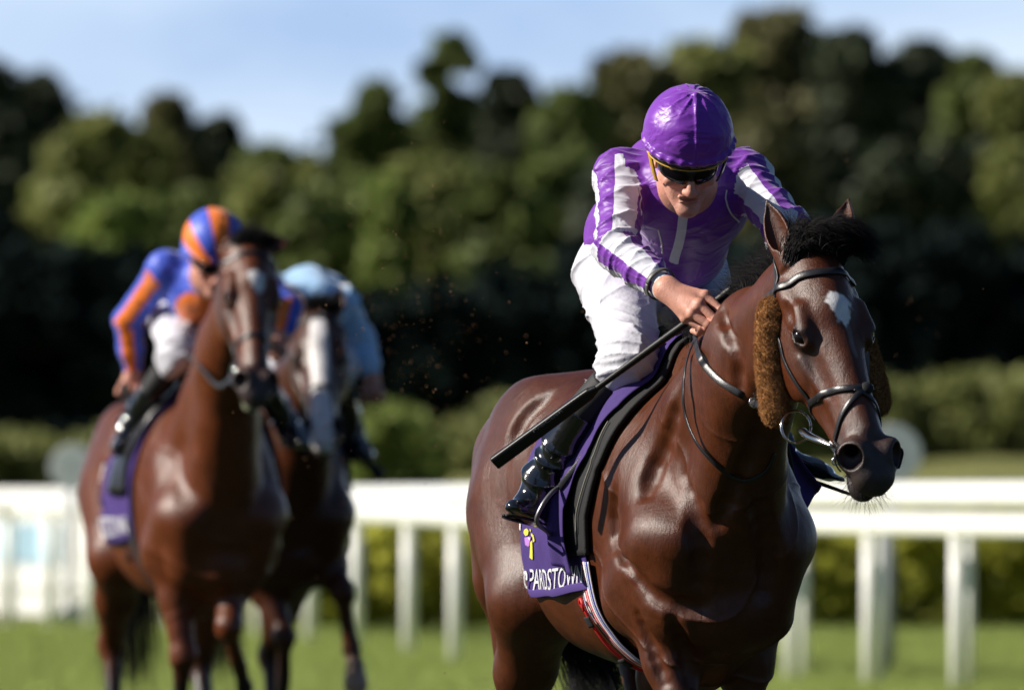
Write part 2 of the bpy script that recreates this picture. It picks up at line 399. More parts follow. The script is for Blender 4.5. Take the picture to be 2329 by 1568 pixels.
    # ears
    for q, ear in ((-1, earR), (1, earL)):
        eb = Hd(-.03, -.045, q*.062)
        tip, ope = ear if ear is not None else (eb+.16*nrm(-.75*f-.2*n+.3*s*q), nrm(n*.8+s*q*.5))
        ax = nrm(tip-eb); Ln = np.linalg.norm(tip-eb); ope = nrm(ope-ax*np.dot(ope, ax)); sd = np.cross(ax, ope)
        es = [(-.02, 0, 0, .024, .024), (.0, 0, 0, .029, .027), (Ln*.22, 0, 0, .034, .028), (Ln*.45, 0, 0, .037, .025), (Ln*.7, 0, 0, .028, .017), (Ln*.88, 0, 0, .012, .009), (Ln, 0, .0, .003, .003)]
        S.u(loft(eb, ax, sd, ope, es), .02)
        es2 = [(Ln*.10, 0, .012, .006, .010), (Ln*.25, 0, .015, .023, .022), (Ln*.45, 0, .015, .029, .022), (Ln*.7, 0, .012, .021, .015), (Ln*.9, 0, .008, .006, .008), (Ln*.97, 0, .006, .002, .003)]
        S.s_(loft(eb, ax, sd, ope, es2), .004)
        H.__dict__.setdefault('ears', {})[q] = (eb, tip, ope)
    return H
def sm(x, a, b): t = np.clip((x-a)/(b-a), 0, 1); return t*t*(3-2*t)
def coat_colors(H, V, star=True, blaze=False, tone=1.0, pale=()):
    q = V-H.O; a = q @ H.f; b = q @ H.n; c = q @ H.s; x = (V-H.base) @ H.h; z = V[:, 2]
    n1 = wob(V, 9, 1)*.5+.5; n2 = wob(V, 31, 3); n3 = wob(V, 140, 5)
    bay = np.array([.066, .0160, .0045])*tone; dark = np.array([.034, .0095, .0048])*tone; red = np.array([.118, .030, .0075])*tone
    m = np.clip(.5+.5*n2*.35+.25*(n1-.5), 0, 1)[:, None]
    C = bay*(1-m*.5)+red*m*.5
    top = sm(z, 1.25, 1.6)*(x < .1)*.35; C = C*(1-top[:, None])+dark*top[:, None]
    leg = sm(-z+wob(V, 12, 2)*.03, -.62, -.42)[:, None]; C = C*(1-leg)+np.array([.012, .008, .007])*leg
    onhead = (a > -.1) & (np.abs(c) < .2) & (b > -.42) & (b < .1)
    mz = (sm(a+n2*.012, .40, .60)*onhead)[:, None]*.92; C = C*(1-mz)+np.array([.042, .033, .032])*mz
    # greyer thin-haired skin under the eyes and along the jaw
    ec = np.exp(-(((a-.255)/.05)**2+((b+.075)/.035)**2+((np.abs(c)-.085)/.04)**2))*onhead
    C = C*(1-.75*ec[:, None])+np.array([.07, .048, .043])*.75*ec[:, None]
    for qq in (-1, 1):
        E = H.eyes[qq][0]+H.eyes[qq][2]*.018; d = np.linalg.norm(V-E, axis=1); k = (np.exp(-(d/.034)**4))[:, None]*.9; C = C*(1-k)+np.array([.012, .009, .009])*k
        eb, tip, ope = H.ears[qq]; t = np.clip(((V-eb) @ nrm(tip-eb))/np.linalg.norm(tip-eb), 0, 1.1); d = np.linalg.norm(V-eb-t[:, None]*(tip-eb), axis=1)
        k = (sm(t, .55, 1.0)*(d < .05))[:, None]*.7; C = C*(1-k)+np.array([.03, .016, .01])*k
    if star:
        rr = np.sqrt(((a-.163)/.048)**2+((c-.004)/.036)**2)+.22*wob(V, 95, 4)+.16*n3+.12*wob(V, 300, 9)+.35*np.maximum(0, (a-.148)/.04)*np.abs(c-.012)/.03
        k = (sm(-rr, -1.12, -.85)*(b > -.07)*onhead)[:, None]
        t2 = np.sqrt(((a-.24)/.08)**2+((c-.016)/.009)**2)+.25*wob(V, 120, 7)+.2*n3
        k2 = (sm(-t2, -1.25, -.5)*(b > -.07)*onhead)[:, None]*.22
        C = C*(1-k2)+np.array([.5, .47, .46])*k2; C = C*(1-k)+np.array([.80, .78, .77])*k
    if blaze:
        w = np.interp(a, [-.02, .08, .2, .35, .5, .6, .68], [.01, .032, .038, .030, .036, .042, .03])
        k = (sm(-(np.abs(c+.004*n2)-w), -.008, .004)*(b > -.12)*onhead*(a > .02))[:, None]; C = C*(1-k)+np.array([.80, .77, .76])*k
        k = (sm(a, .66, .70)*onhead)[:, None]; C = C*(1-k)+np.array([.4, .28, .26])*k
    for (p, r, col) in pale:
        k = np.exp(-(np.linalg.norm(V-p, axis=1)/r)**4)[:, None]; C = C*(1-k)+np.array(col)*k
    C *= (1+.10*n3)[:, None]
    return np.clip(C, .004, 1)
def coat_mat(name):
    m, nt, b = new_mat(name); L = nt.links
    a = N(nt, 'ShaderNodeAttribute', attribute_name='col'); tc = N(nt, 'ShaderNodeTexCoord')
    n1 = N(nt, 'ShaderNodeTexNoise', i_Scale=14.0, i_Detail=6.0, i_Roughness=.65); L.new(tc.outputs['Object'], n1.inputs['Vector'])
    mr = N(nt, 'ShaderNodeMapRange', i_1=.3, i_2=.7, i_3=.78, i_4=1.22); L.new(n1.outputs[0], mr.inputs[0])
    sc = N(nt, 'ShaderNodeVectorMath', operation='SCALE'); L.new(a.outputs['Color'], sc.inputs[0]); L.new(mr.outputs[0], sc.inputs['Scale'])
    L.new(sc.outputs[0], b.inputs['Base Color'])
    r = N(nt, 'ShaderNodeMapRange', i_1=.3, i_2=.7, i_3=.28, i_4=.44); n4 = N(nt, 'ShaderNodeTexNoise', i_Scale=9.0, i_Detail=4.0); L.new(tc.outputs['Object'], n4.inputs['Vector']); L.new(n4.outputs[0], r.inputs[0]); L.new(r.outputs[0], b.inputs['Roughness'])
    b.inputs['Specular IOR Level'].default_value = .42
    # short hair and vein relief
    mp = N(nt, 'ShaderNodeMapping'); mp.inputs['Scale'].default_value = (1.0, 1.0, .35); L.new(tc.outputs['Object'], mp.inputs[0])
    n2 = N(nt, 'ShaderNodeTexNoise', i_Scale=210.0, i_Detail=5.0, i_Roughness=.8); L.new(mp.outputs[0], n2.inputs['Vector'])
    n3 = N(nt, 'ShaderNodeTexNoise', i_Scale=17.0, i_Detail=4.0, i_Roughness=.5, i_Distortion=.4); L.new(mp.outputs[0], n3.inputs['Vector'])
    b1 = N(nt, 'ShaderNodeBump', i_Strength=1.0, i_Distance=.0014); L.new(n2.outputs[0], b1.inputs['Height'])
    b2 = N(nt, 'ShaderNodeBump', i_Strength=.7, i_Distance=.007); L.new(n3.outputs[0], b2.inputs['Height']); L.new(b2.outputs[0], b1.inputs['Normal'])
    L.new(b1.outputs[0], b.inputs['Normal'])
    return m
M = {}
M['coat'] = coat_mat('bay coat')
M['eye'] = mat('eye', (.006, .003, .002), rough=.07, spec=.5)
M['hair'] = mat('black horse hair', (.006, .005, .006), rough=.55, spec=.18)
M['hoof'] = mat('hoof', (.05, .04, .035), rough=.5)
M['leather'] = mat('black leather', (.018, .017, .019), rough=.33, spec=.55, bump=.0006, bscale=300, var=.2, vscale=40)
M['steel'] = mat('bit steel', (.72, .70, .68), rough=.16, metal=1)
LEGS_MAIN = {
 'fr': [(.16, -.135, .98), (.34, -.09, .56), (.14, -.09, .30), (.04, -.09, .24), (-.02, -.09, .19)],
 'fl': [(.08, .15, .98), (.13, .12, .56), (.14, .12, .20), (.20, .12, .10), (.22, .12, .05)],
 'hr': [(-.98, -.15, 1.18), (-.80, -.19, .95), (-1.14, -.155, .55), (-1.02, -.15, .22), (-.93, -.15, .11), (-.91, -.15, .05)],
 'hl': [(-.98, .15, 1.18), (-.62, .17, .95), (-.76, .13, .52), (-.52, .12, .22), (-.44, .12, .12), (-.42, .12, .05)]}
def make_horse(H, vox, label, hi=2.25, body_name='racehorse', colkw={}):
    B = H.B; cs = np.array([B(x, y, 0) for x in (-1.5, .8) for y in (-.45, .45)]+[H.Hd(a, b, c) for a in (-.2, .7) for b in (-.3, .1) for c in (-.15, .15)])
    lo = cs.min(0)-.03; hi_ = cs.max(0)+.03; lo[2] = 0.0; hi_[2] = hi
    V, F = H.S.mesh(lo, hi_, vox)
    root = empty(body_name, H.base+np.array([0, 0, 0.]), label, 'horse')
    mk('body', V, F, M['coat'], root, attrs={'col': coat_colors(H, V, **colkw)})
    for q in (-1, 1):
        E, ea, en = H.eyes[q]; mb = MB(); r = .0240; c = E-en*.0010
        a1, a2 = ea, nrm(np.cross(ea, en)); V = []; F = []
        for i in range(13):
            for j in range(24):
                t = pi*i/12; p = 2*pi*j/24; V.append(c+r*(1.06*sin(t)*cos(p)*a1+.93*sin(t)*sin(p)*a2+cos(t)*en))
        F = [(i*24+j, (i+1)*24+j, (i+1)*24+(j+1) % 24, i*24+(j+1) % 24) for i in range(12) for j in range(24)]
        mk('eye', V, F, M['eye'], root)
    H.root = root
    return root
# ------------------------------------------------------------------ the leading horse
YAW = radians(15.5)
base1 = W(1560, 0, 30.4); base1[2] = 0
f1 = (.25, -.49, -.83); s1 = (.92, .385, .05)
star = W(1897, 700, 29.25); ff, ss, nn_ = unit_axes(f1, s1); O1 = star-.150*ff
earR1 = (W(1743, 456, 29.42), nrm(.55*ss*-1+.55*nn_+0*ff)); earL1 = (W(1930, 452, 29.55), nrm(.75*nn_-.5*ss))
H1 = sculpt_horse(base1, YAW, O1, f1, s1, LEGS_MAIN, mouth=.022, earR=earR1, earL=earL1, grooves=[
    ([(1545, 900), (1520, 985), (1490, 1060), (1470, 1120)], .004, .05), ([(1425, 1290), (1470, 1345), (1530, 1375), (1590, 1380)], .008, .05), ([(1555, 1080), (1575, 1150), (1590, 1230), (1590, 1320)], .005, .05),
    ([(1450, 1400), (1480, 1470), (1510, 1550)], .006, .035), ([(1530, 1410), (1560, 1480), (1575, 1560)], .006, .04), ([(1765, 905), (1720, 1000), (1672, 1100), (1630, 1190)], .006, .05), ([(1715, 1120), (1745, 1230), (1740, 1340)], .004, .055),
    ([(1240, 905), (1190, 950), (1160, 1010)], .002, .05), ([(1395, 1120), (1400, 1210), (1432, 1290)], .006, .045), ([(1640, 700), (1670, 790), (1680, 880)], .004, .045)])
make_horse(H1, .0042, 'dark bay racehorse with a white star galloping in front under the purple and white jockey', colkw=dict(star=True, pale=[(H1.Hd(.655, -.112), .022, (.26, .24, .19)), (H1.Hd(.50, -.10, -.07), .03, (.10, .08, .075))]))
# ------------------------------------------------------------------ tack helpers
def skin(H, x, phi, off=0.0, zc=1.18):
    """points on the trunk at body position x and angle phi from the spine (negative = the horse's right)"""
    x = np.atleast_1d(x).astype(float); phi = np.broadcast_to(np.asarray(phi, float), x.shape)
    d = np.sin(phi)[:, None]*H.l+np.cos(phi)[:, None]*np.array([0, 0, 1.]); o = H.base+x[:, None]*H.h+np.array([0, 0, zc]); t = np.full(len(x), .75)
    for _ in range(40): t = t-np.clip(H.S.ev(o+d*t[:, None])-0, -.05, .2)*.75
    P = o+d*t[:, None]; G = H.S.grad(P, e=.012)
    return P+G*(np.broadcast_to(off, x.shape))[:, None], G
def sheet(P, Nn, th):                                         # closed thin sheet from a grid of points
    n, m = P.shape[:2]; V = np.concatenate([P.reshape(-1, 3), (P-Nn*th).reshape(-1, 3)]); K = n*m; F = []
    ix = lambda i, j: i*m+j
    for i in range(n-1):
        for j in range(m-1):
            a, b, c, d = ix(i, j), ix(i+1, j), ix(i+1, j+1), ix(i, j+1); F += [(a, b, c, d), (K+a, K+d, K+c, K+b)]
    for i in range(n-1): F += [(ix(i, 0), K+ix(i, 0), K+ix(i+1, 0), ix(i+1, 0)), (ix(i+1, m-1), K+ix(i+1, m-1), K+ix(i, m-1), ix(i, m-1))]
    for j in range(m-1): F += [(ix(0, j+1), K+ix(0, j+1), K+ix(0, j), ix(0, j)), (ix(n-1, j), K+ix(n-1, j), K+ix(n-1, j+1), ix(n-1, j+1))]
    return V, F
def cloth(H, name, m, phis, xr, xf, off, th=.003, nx=40, nphi=90, parent=None, zc=1.18, phm=None):
    ph = np.linspace(phis[0], phis[1], nphi); X = np.zeros((nphi, nx))
    for i, p in enumerate(ph): X[i] = np.linspace(xr(abs(p)), xf(abs(p)), nx)
    PH = np.repeat(ph[:, None], nx, 1)
    if phm is not None: PH = PH*phm(X)
    o = off(X, PH)
    P, G = skin(H, X.ravel(), PH.ravel(), o.ravel(), zc); V, F = sheet(P.reshape(nphi, nx, 3), G.reshape(nphi, nx, 3), th)
    return mk(name, V, F, m, parent)
def strap_on(S, pts, w, th, off=.0, n=60, k=1):
    P = catmull(pts, n); P, G = S.project(P, off)
    for _ in range(k):
        P[1:-1] = (P[:-2]+2*P[1:-1]+P[2:])/4; G[1:-1] = (G[:-2]+G[1:-1]*2+G[2:])
    return ribbon(P, G, w, th)
def text_poly(s, size=1.0, xs=1.0):
    cu = bpy.data.curves.new('t', 'FONT'); cu.body = s; cu.size = size; cu.resolution_u = 3
    o = bpy.data.objects.new('t', cu); COL.objects.link(o); dg = bpy.context.evaluated_depsgraph_get(); me = o.evaluated_get(dg).to_mesh()
    V = np.array([v.co[:] for v in me.vertices]); F = [tuple(p.vertices) for p in me.polygons]; o.evaluated_get(dg).to_mesh_clear()
    bpy.data.objects.remove(o); V[:, 0] -= V[:, 0].min(); V[:, 1] -= V[:, 1].min(); V[:, 0] *= xs; return V, F
def decal(S, polys, off, m, parent, name='emblem', shrink=None):  # flat marks printed on a surface, outlines given as seen in the photograph
    mb = MB()
    for poly in polys:
        px, py = np.array(poly, float).T; P = pick(S, px, py); G = S.grad(P, e=.012)
        G = nrm(np.tile(G.mean(0), (len(P), 1))*.5+G); mb.add(P+G*off, [tuple(range(len(P)))])
    return mb.build(name, m, parent)
def fur(V, F, S, n, ln, r, comb, spread=.5):
    i = rng.integers(0, len(F), n); R = V[F[i]].mean(1)+rng.normal(size=(n, 3))*.001; G = S.grad(R)
    d = nrm(G+np.asarray(comb)+rng.normal(size=(n, 3))*spread); L = ln*(.6+.8*rng.random((n, 1)))
    T = R+d*L; Mi = R+G*L*.55
    return strands(R-G*.002, T, Mi, r, 3)
M['purple_cloth'] = mat('purple cotton', (.062, .036, .165), rough=.8, bump=.0008, bscale=500, var=.10, vscale=25, spec=.2)
M['white_print'] = mat('white print', (.78, .78, .78), rough=.6)
M['yellow_print'] = mat('yellow print', (.75, .68, .06), rough=.6)
M['pink_print'] = mat('pink print', (.45, .2, .6), rough=.6)
M['black_pad'] = mat('black pad', (.007, .007, .008), rough=.8, bump=.001, bscale=200)
M['fleece'] = mat('brown sheepskin', (.34, .165, .062), rough=.9, spec=.1, var=.35, vscale=70)
M['fleece_dark'] = M['fleece']
M['foam'] = mat('foam', (.8, .8, .78), rough=.4, bump=.002, bscale=300)
M['red'] = mat('red webbing', (.55, .012, .015), rough=.5, bump=.0004, bscale=500)
def stripes_mat(name):
    m, nt, b = new_mat(name); L = nt.links; a = N(nt, 'ShaderNodeAttribute', attribute_name='u'); cr = N(nt, 'ShaderNodeValToRGB'); cr.color_ramp.interpolation = 'CONSTANT'
    wt, bl, rd = (.75, .75, .75, 1), (.03, .035, .22, 1), (.55, .02, .03, 1)
    seq = [(0, wt), (.03, bl), (.11, wt), (.15, bl), (.22, wt), (.34, rd), (.44, wt), (.48, rd), (.58, wt), (.70, bl), (.76, wt), (.80, bl), (.95, wt)]
    e = cr.color_ramp.elements; e[0].position, e[0].color = seq[0]; e[1].position, e[1].color = seq[1]
    for p, c in seq[2:]: q = e.new(p); q.color = c
    L.new(a.outputs['Fac'], cr.inputs[0]); L.new(cr.outputs[0], b.inputs['Base Color']); b.inputs['Roughness'].default_value = .6
    return m
M['girth'] = stripes_mat('striped elastic webbing')

# ------------------------------------------------------------------ tack of the leading horse
def tack_main(H):
    S = H.S; B = H.B; Hd = H.Hd; D = np.degrees
    # numbered saddle cloth (lowest layer)
    r_ = radians
    fold = lambda X, PH: .009+.004*np.sin(X*22+PH*3)*sm(np.abs(PH), .9, 2.0)+.006*np.maximum(0, np.sin(X*13+2+PH*1.5))**3*sm(np.abs(PH), 1.2, 2.1)
    root = empty('saddle_cloth', B(-.3, 0, 1.5), 'purple saddle cloth lettered in white on the leading star-faced horse', 'saddle cloth')
    cloth(H, 'cloth', M['purple_cloth'], (-r_(127), r_(127)), lambda p: -.615, lambda p: -.01 if p > 1.9 else .0, fold, nx=46, nphi=110, parent=root)
    # hem
    hm = mat('purple hem', (.085, .052, .215), rough=.8, spec=.2)
    for q in (-1, 1):
        xs = np.linspace(-.615, -.01, 60); P, G = skin(H, xs, q*r_(126.2), fold(xs, np.full(60, q*r_(126.2)))+.0022); V, F = ribbon(P, G, .022, .003); mk('hem', V, F, hm, root)
    # lettering, rear to front on the horse's right flank
    V, F = text_poly('OPARDSTOWN', 1.0); V[:, 0] /= V[:, 0].max(); V[:, 1] /= V[:, 1].max()
    px = 1196+134*V[:, 0]; P = pick(S, px, np.interp(px, [1190, 1260, 1330], [1339, 1337, 1328])-47*V[:, 1]); G = S.grad(P, e=.012); q0 = P-H.base; xx = q0 @ H.h; ph = np.arctan2(q0 @ H.l, P[:, 2]-1.18)
    mk('lettering', P+G*(fold(xx, ph)+.0035)[:, None], F, M['white_print'], root, smooth=False)
    for q in (1,):
        xx = -.045-.56*V[:, 0]; ph = q*(r_(124.3)-r_(13)*V[:, 1])
        P, G = skin(H, xx, ph, fold(xx, ph)+.0035); mk('lettering', P, F, M['white_print'], root, smooth=False)
    for q in (-1, 1):
        xs = np.linspace(-.50, -.475, 4) ; mb = MB(); u = np.linspace(0, 1, 12)
        xx = np.repeat(np.array([-.55, -.50])[:, None], 12, 1).ravel(); ph = q*np.tile(r_(84)+r_(15)*u, 2)
        P, G = skin(H, xx, ph, fold(xx, ph)+.0035); mb.add(P, [(i, i+1, 13+i, 12+i) for i in range(11)]); mb.build('number', M['white_print'], root)
    def emb(poly, m_, x0=-.43, z0=0):  # small riding-figure emblem in cloth coordinates (cm along, cm up)
        mb = MB()
        for pl in poly:
            a = np.array(pl, float); xx = -.405+a[:, 0]*.019; ph = -(r_(103.5)-a[:, 1]*.026)
            P, G = skin(H, xx, ph, fold(xx, ph)+.0038); mb.add(P, [tuple(range(len(P)))])
        mb.build('emblem', m_, root, smooth=False)
    emb([[(-2, 3.4), (-.6, 4.0), (.6, 3.2), (0, 1.9), (-1.2, 1.6), (-2.2, 2.4)], [(1.6, 4.0), (2.4, 3.6), (2.2, 2.9), (1.5, 3.2)], [(2.6, 2.6), (4.2, 2.0), (4.6, .2), (3.6, -.2), (3.6, 1.4), (2.4, 1.8)],
         [(1.2, -.4), (3.0, .4), (2.2, -3.0), (1.4, -5.6), (.2, -5.0), (.8, -2.6)]], M['yellow_print'])
    emb([[(-1.8, 1.0), (.4, 1.4), (2.2, 1.4), (1.0, -.2), (.2, -1.8), (-1.4, -1.2)]], M['pink_print'])
    emb([[(-.2, 1.2), (1.6, 1.0), (.8, .2)]], M['white_print'])
    # black pad under the saddle, its rolled front edge stands proud of the shoulder
    xf2 = lambda p: np.interp(p, [0, .7, 1.1, 1.6, 2.0, 2.2], [.13, .11, .07, .005, .0, -.01]); xr2 = lambda p: xf2(p)-.34
    pad = empty('saddle_pad', B(-.1, 0, 1.55), 'black saddle pad showing in front of the purple flap of the leading horse', 'saddle pad')
    cloth(H, 'pad', M['black_pad'], (-r_(112), r_(112)), lambda p: xf2(p)-.2, lambda p: xf2(p)+.01, lambda X, PH: .016+0*X, th=.010, parent=pad, nx=20)
    mb = MB()
    for a in (-1, 1):
        ph = np.linspace(.25, r_(112), 50)*a; P, G = skin(H, np.array([xf2(abs(p))+.012 for p in ph]), ph, .014); V, F = tube(P, .008, 8); mb.add(V, F)
    mb.build('roll', M['black_pad'], pad, smooth=True)
    mb = MB(); ph = -np.linspace(.75, 1.75, 40); P, G = skin(H, np.array([xf2(abs(p))-.030 for p in ph]), ph, .022); V, F = tube(P, .0020, 6); mb.add(V, F)
    mb.build('piping', mat('pale piping', (.22, .21, .17), rough=.6), pad, smooth=True)
    # purple front flap folded over the pad
    xf3 = lambda p: np.interp(p, [0, .6, .85, 1.2, 1.5, 1.75, 2.0, 2.2], [.11, .085, .03, -.035, -.065, -.06, -.045, -.03]); w3 = lambda p: np.interp(p, [0, .6, .9, 1.3, 1.6, 1.9, 2.2], [.40, .28, .10, .075, .10, .15, .19])
    fl = empty('saddle_flap_cloth', B(-.1, 0, 1.58), 'plain purple folded flap hanging over the lettered cloth of the leading horse', 'saddle cloth')
    cloth(H, 'flap', M['purple_cloth'], (-r_(117), r_(117)), lambda p: xf3(p)-w3(p), xf3, lambda X, PH: .028+.010*np.sin((X-xf3(1.5))*70+2.5*PH)*sm(np.abs(PH), .8, 1.8)+.010*sm(np.abs(PH), 1.0, 1.4)-.02*sm(-(X+.15), 0, .06), nx=40, nphi=120, parent=fl, phm=lambda X: np.interp(X, [-.30, -.22, -.02, .05], [.93, .945, 1.045, 1.05]))
    og = [[(1762, 965), (1790, 995), (1812, 1030), (1834, 1062), (1868, 1106)], [(1764, 990), (1786, 1020), (1806, 1052), (1826, 1084), (1862, 1116)], [(1768, 1015), (1784, 1046), (1800, 1078), (1818, 1106), (1850, 1128)], [(1774, 1040), (1786, 1072), (1798, 1104), (1808, 1134), (1838, 1150)], [(1780, 1070), (1790, 1100), (1800, 1130), (1810, 1160), (1824, 1170)]]
    G_ = np.array([[W(px, py, 30.42+.10*sin(i*1.3)*.25+.06*j/4) for j, (px, py) in enumerate(r)] for i, r in enumerate(og)]); G_ = np.array([catmull(r, 14) for r in G_]); G_ = np.array([catmull(G_[:, j], 14) for j in range(14)])
    du = np.gradient(G_, axis=0); dv = np.gradient(G_, axis=1); NN = nrm(np.cross(du, dv)); V, F = sheet(G_, NN, .003); mk('corner', V, F, M['purple_cloth'], fl)
    # saddle: narrow seat, low pommel, short flaps
    sad = empty('saddle', B(-.25, 0, 1.55), 'small black racing saddle under the rider in purple and white', 'saddle')
    Q = Sdf(); Q.u(cap_(B(.02, 0, 1.625), B(-.10, 0, 1.60), .022, .028), .02); Q.u(cap_(B(-.10, 0, 1.60), B(-.42, 0, 1.575), .032, .055), .04); Q.u(cap_(B(-.42, 0, 1.585), B(-.47, 0, 1.60), .06, .04), .03)
    for q in (-1, 1): Q.u(cap_(B(-.02, q*.02, 1.615), B(.02, q*.10, 1.57), .016, .012), .02)
    V, F = Q.mesh(B(0, 0, 1.4)-[.5, .6, 0], B(0, 0, 1.75)+[.5, .6, 0], .006); mk('seat', V, F, M['leather'], sad)
    cloth(H, 'flap', M['leather'], (-r_(80), r_(80)), lambda p: -.42+.1*sm(p, .3, 1.2), lambda p: -.06-.05*sm(p, .6, 1.2), lambda X, PH: .034+0*X, th=.004, nx=16, nphi=50, parent=sad)
    # girth
    g = empty('girth', B(-.05, 0, .8), 'red white and blue striped girth round the leading horse', 'girth'); ph = np.linspace(r_(104), r_(256), 90)
    P, G = skin(H, np.interp(D(ph), [104, 125, 150, 180, 256], [-.047, -.050, -.058, -.062, -.047]), -ph, .004, zc=1.12); T = nrm(np.gradient(P, axis=0)); Sd = nrm(np.cross(T, G)); w = .122
    us = np.linspace(0, 1, 27); V = (P[:, None]+Sd[:, None]*(us[None, :, None]-.5)*w*(-1)+G[:, None]*.002); sgn = 1 if (Sd[5] @ H.h) < 0 else -1
    V = P[:, None]+H.h*((us[None, :, None]-.5)*w)+G[:, None]*.002
    VV, F = sheet(V, np.repeat(G[:, None], 27, 1), .003); U = np.tile(us, 2*90)
    mk('webbing', VV, F, M['girth'], g, attrs={'u': U})
    ph2 = np.linspace(r_(128), r_(168), 40); P2, G2 = skin(H, np.linspace(-.083, -.08, 40), -ph2, .012, zc=1.12); V, F = tube(P2, .0046, 8); mk('tether', V, F, M['red'], g)
    a = P2[0]; lp = [a, a+G2[0]*.012-H.h*.012+np.array([0, 0, .022]), a+G2[0]*.014+np.array([0, 0, .034]), a+G2[0]*.012+H.h*.014+np.array([0, 0, .02]), a+G2[0]*.004+H.h*.004]
    V, F = tube(catmull(lp, 24), .0045, 8); mk('loop', V, F, M['red'], g)
    mb = MB()
    for i in (5, 28):
        V, F = ribbon(P2[i-2:i+4]+G2[i-2:i+4]*.005, G2[i-2:i+4], .034, .006); mk('keeper', V, F, M['black_pad'], g)
    # stirrup leather and iron, viewer's left
    st = empty('stirrup', W(1250, 1200, 30.75), 'grey stirrup iron on its leather round the black boot of the purple and white jockey', 'stirrup')
    p0 = W(1345, 1000, 30.33); pts = catmull([W(1385, 925, 30.34), p0, W(1320, 1045, 30.34), W(1290, 1082, 30.36), W(1271, 1108, 30.38)], 30); gg = np.tile(np.array([-.35, -.9, .2]), (30, 1))
    V, F = ribbon(pts, gg, .016, .004); mk('stirrup_leather', V, F, M['leather'], st)
    iron = [W(1271, 1106, 30.39), W(1252, 1122, 30.365), W(1232, 1150, 30.35), W(1220, 1183, 30.355), W(1238, 1203, 30.40), W(1262, 1216, 30.47), W(1283, 1190, 30.51), W(1290, 1150, 30.49), W(1282, 1118, 30.44), W(1271, 1106, 30.39)]
    V, F = tube(catmull(iron, 60), .0062, 8); mk('iron', V, F, mat('grey iron', (.22, .22, .23), rough=.35, metal=.7), st)
    # ---------------- bridle
    br = empty('bridle', Hd(.3, -.2), 'black leather bridle with brown sheepskin cheek rolls on the star-faced horse', 'bridle')
    mir = lambda P: P-2*((P-H.O) @ H.s)[..., None]*H.s
    def pk(L): a = np.array(L, float); return pick(S, a[:, 0], a[:, 1])
    def pm(L, more):  # picked points, then mirrored ones given by index
        P = pk(L); return np.vstack([P]+[mir(P[i:i+1]) for i in more])
    bb = pk([(1743, 680), (1762, 664), (1784, 650), (1815, 631), (1850, 621), (1885, 618)]); bb = np.vstack([bb, mir(bb[::-1])[1:]]); bb = bb[[0, 1, 2, 3, 4, 5, 7, 8, 9, 10]] if len(bb) > 10 else bb
    V, F = strap_on(S, bb, .020, .005, .004, 90); mk('browband', V, F, M['leather'], br)
    hp = [Hd(.055, -.10, -.088), Hd(.0, -.075, -.082), Hd(-.055, -.065, -.05), Hd(-.075, -.06, 0), Hd(-.055, -.065, .05), Hd(.0, -.075, .082), Hd(.055, -.10, .088)]
    V, F = strap_on(S, hp, .020, .005, .003, 60); mk('headpiece', V, F, M['leather'], br)
    nh = pk([(1750, 690), (1771, 768), (1784, 818), (1812, 871), (1841, 912), (1844, 935), (1842, 965)])
    for q, P in ((-1, nh), (1, mir(nh))):
        V, F = strap_on(S, P, .011, .004, .003, 60); mk('noseband_hanger', V, F, M['leather'], br)
    nb = pk([(1842, 917), (1862, 902), (1885, 891), (1915, 884), (1945, 882)]); nb = np.vstack([nb, mir(nb[::-1])]); V, F = strap_on(S, nb, .017, .005, .004, 80); mk('noseband', V, F, M['leather'], br)
    cr = pk([(1966, 882), (1945, 902), (1926, 926), (1912, 952), (1904, 982), (1901, 1006), (1899, 1030), (1901, 1052), (1908, 1075)])
    for P in (cr, mir(cr)):
        V, F = strap_on(S, P, .014, .0045, .004, 70); mk('crossed_strap', V, F, M['leather'], br)
    c0 = S.project(pk([(1968, 884)]), .006)[0][0]; V, F = Sdf().u(ell(c0, (.017, .010, .017), [H.f, H.n, H.s])).mesh(c0-.03, c0+.03, .003); mk('nose_pad', V, F, M['black_pad'], br)
    bu = S.project(pk([(1899, 1048)]), .004)[0][0]; V, F = tube(bu+np.array([[cos(t)*.008, -.004, sin(t)*.009] for t in np.linspace(0, 2*pi, 16)]), .0022, 6); mk('buckle', V, F, M['steel'], br)
    mb = MB()
    for q in (-1, 1):
        c = Hd(.345, -.248, -.078); P0 = np.array([c+np.array([cos(t)*.038, .016*sin(t)+.018*cos(t), sin(t)*.041]) for t in np.linspace(0, 2*pi, 40)])
        if q > 0: P0 = mir(P0)
        V, F = tube(P0, .0036, 8); mk('bit_ring', V, F, M['steel'], br)
    for q in (-1, 1):
        P0 = np.array([Hd(.365, -.232, -.076), Hd(.41, -.195, -.077), Hd(.45, -.155, -.074), Hd(.49, -.12, -.062)])
        if q > 0: P0 = mir(P0)
        V, F = tube(catmull(P0, 16), np.interp(np.linspace(0, 1, 16), [0, .1, .6, 1], [.008, .0115, .010, .005]), 12); mk('bit_cheek', V, F, M['steel'], br)
    fm = S.project(pk([(1894, 1022)]), .001)[0][0]; Q = Sdf()
    for i in range(14): o = fm+H.f*rng.uniform(-.018, .016)+H.n*rng.uniform(-.012, .01)+H.s*rng.uniform(-.002, .003); Q.u(ell(S.project(o[None])[0][0], np.array([.007, .005, .008])*rng.uniform(.6, 1.3)), .004)
    V, F = Q.mesh(fm-.04, fm+.04, .0022); mk('foam', V, F, M['foam'], br)
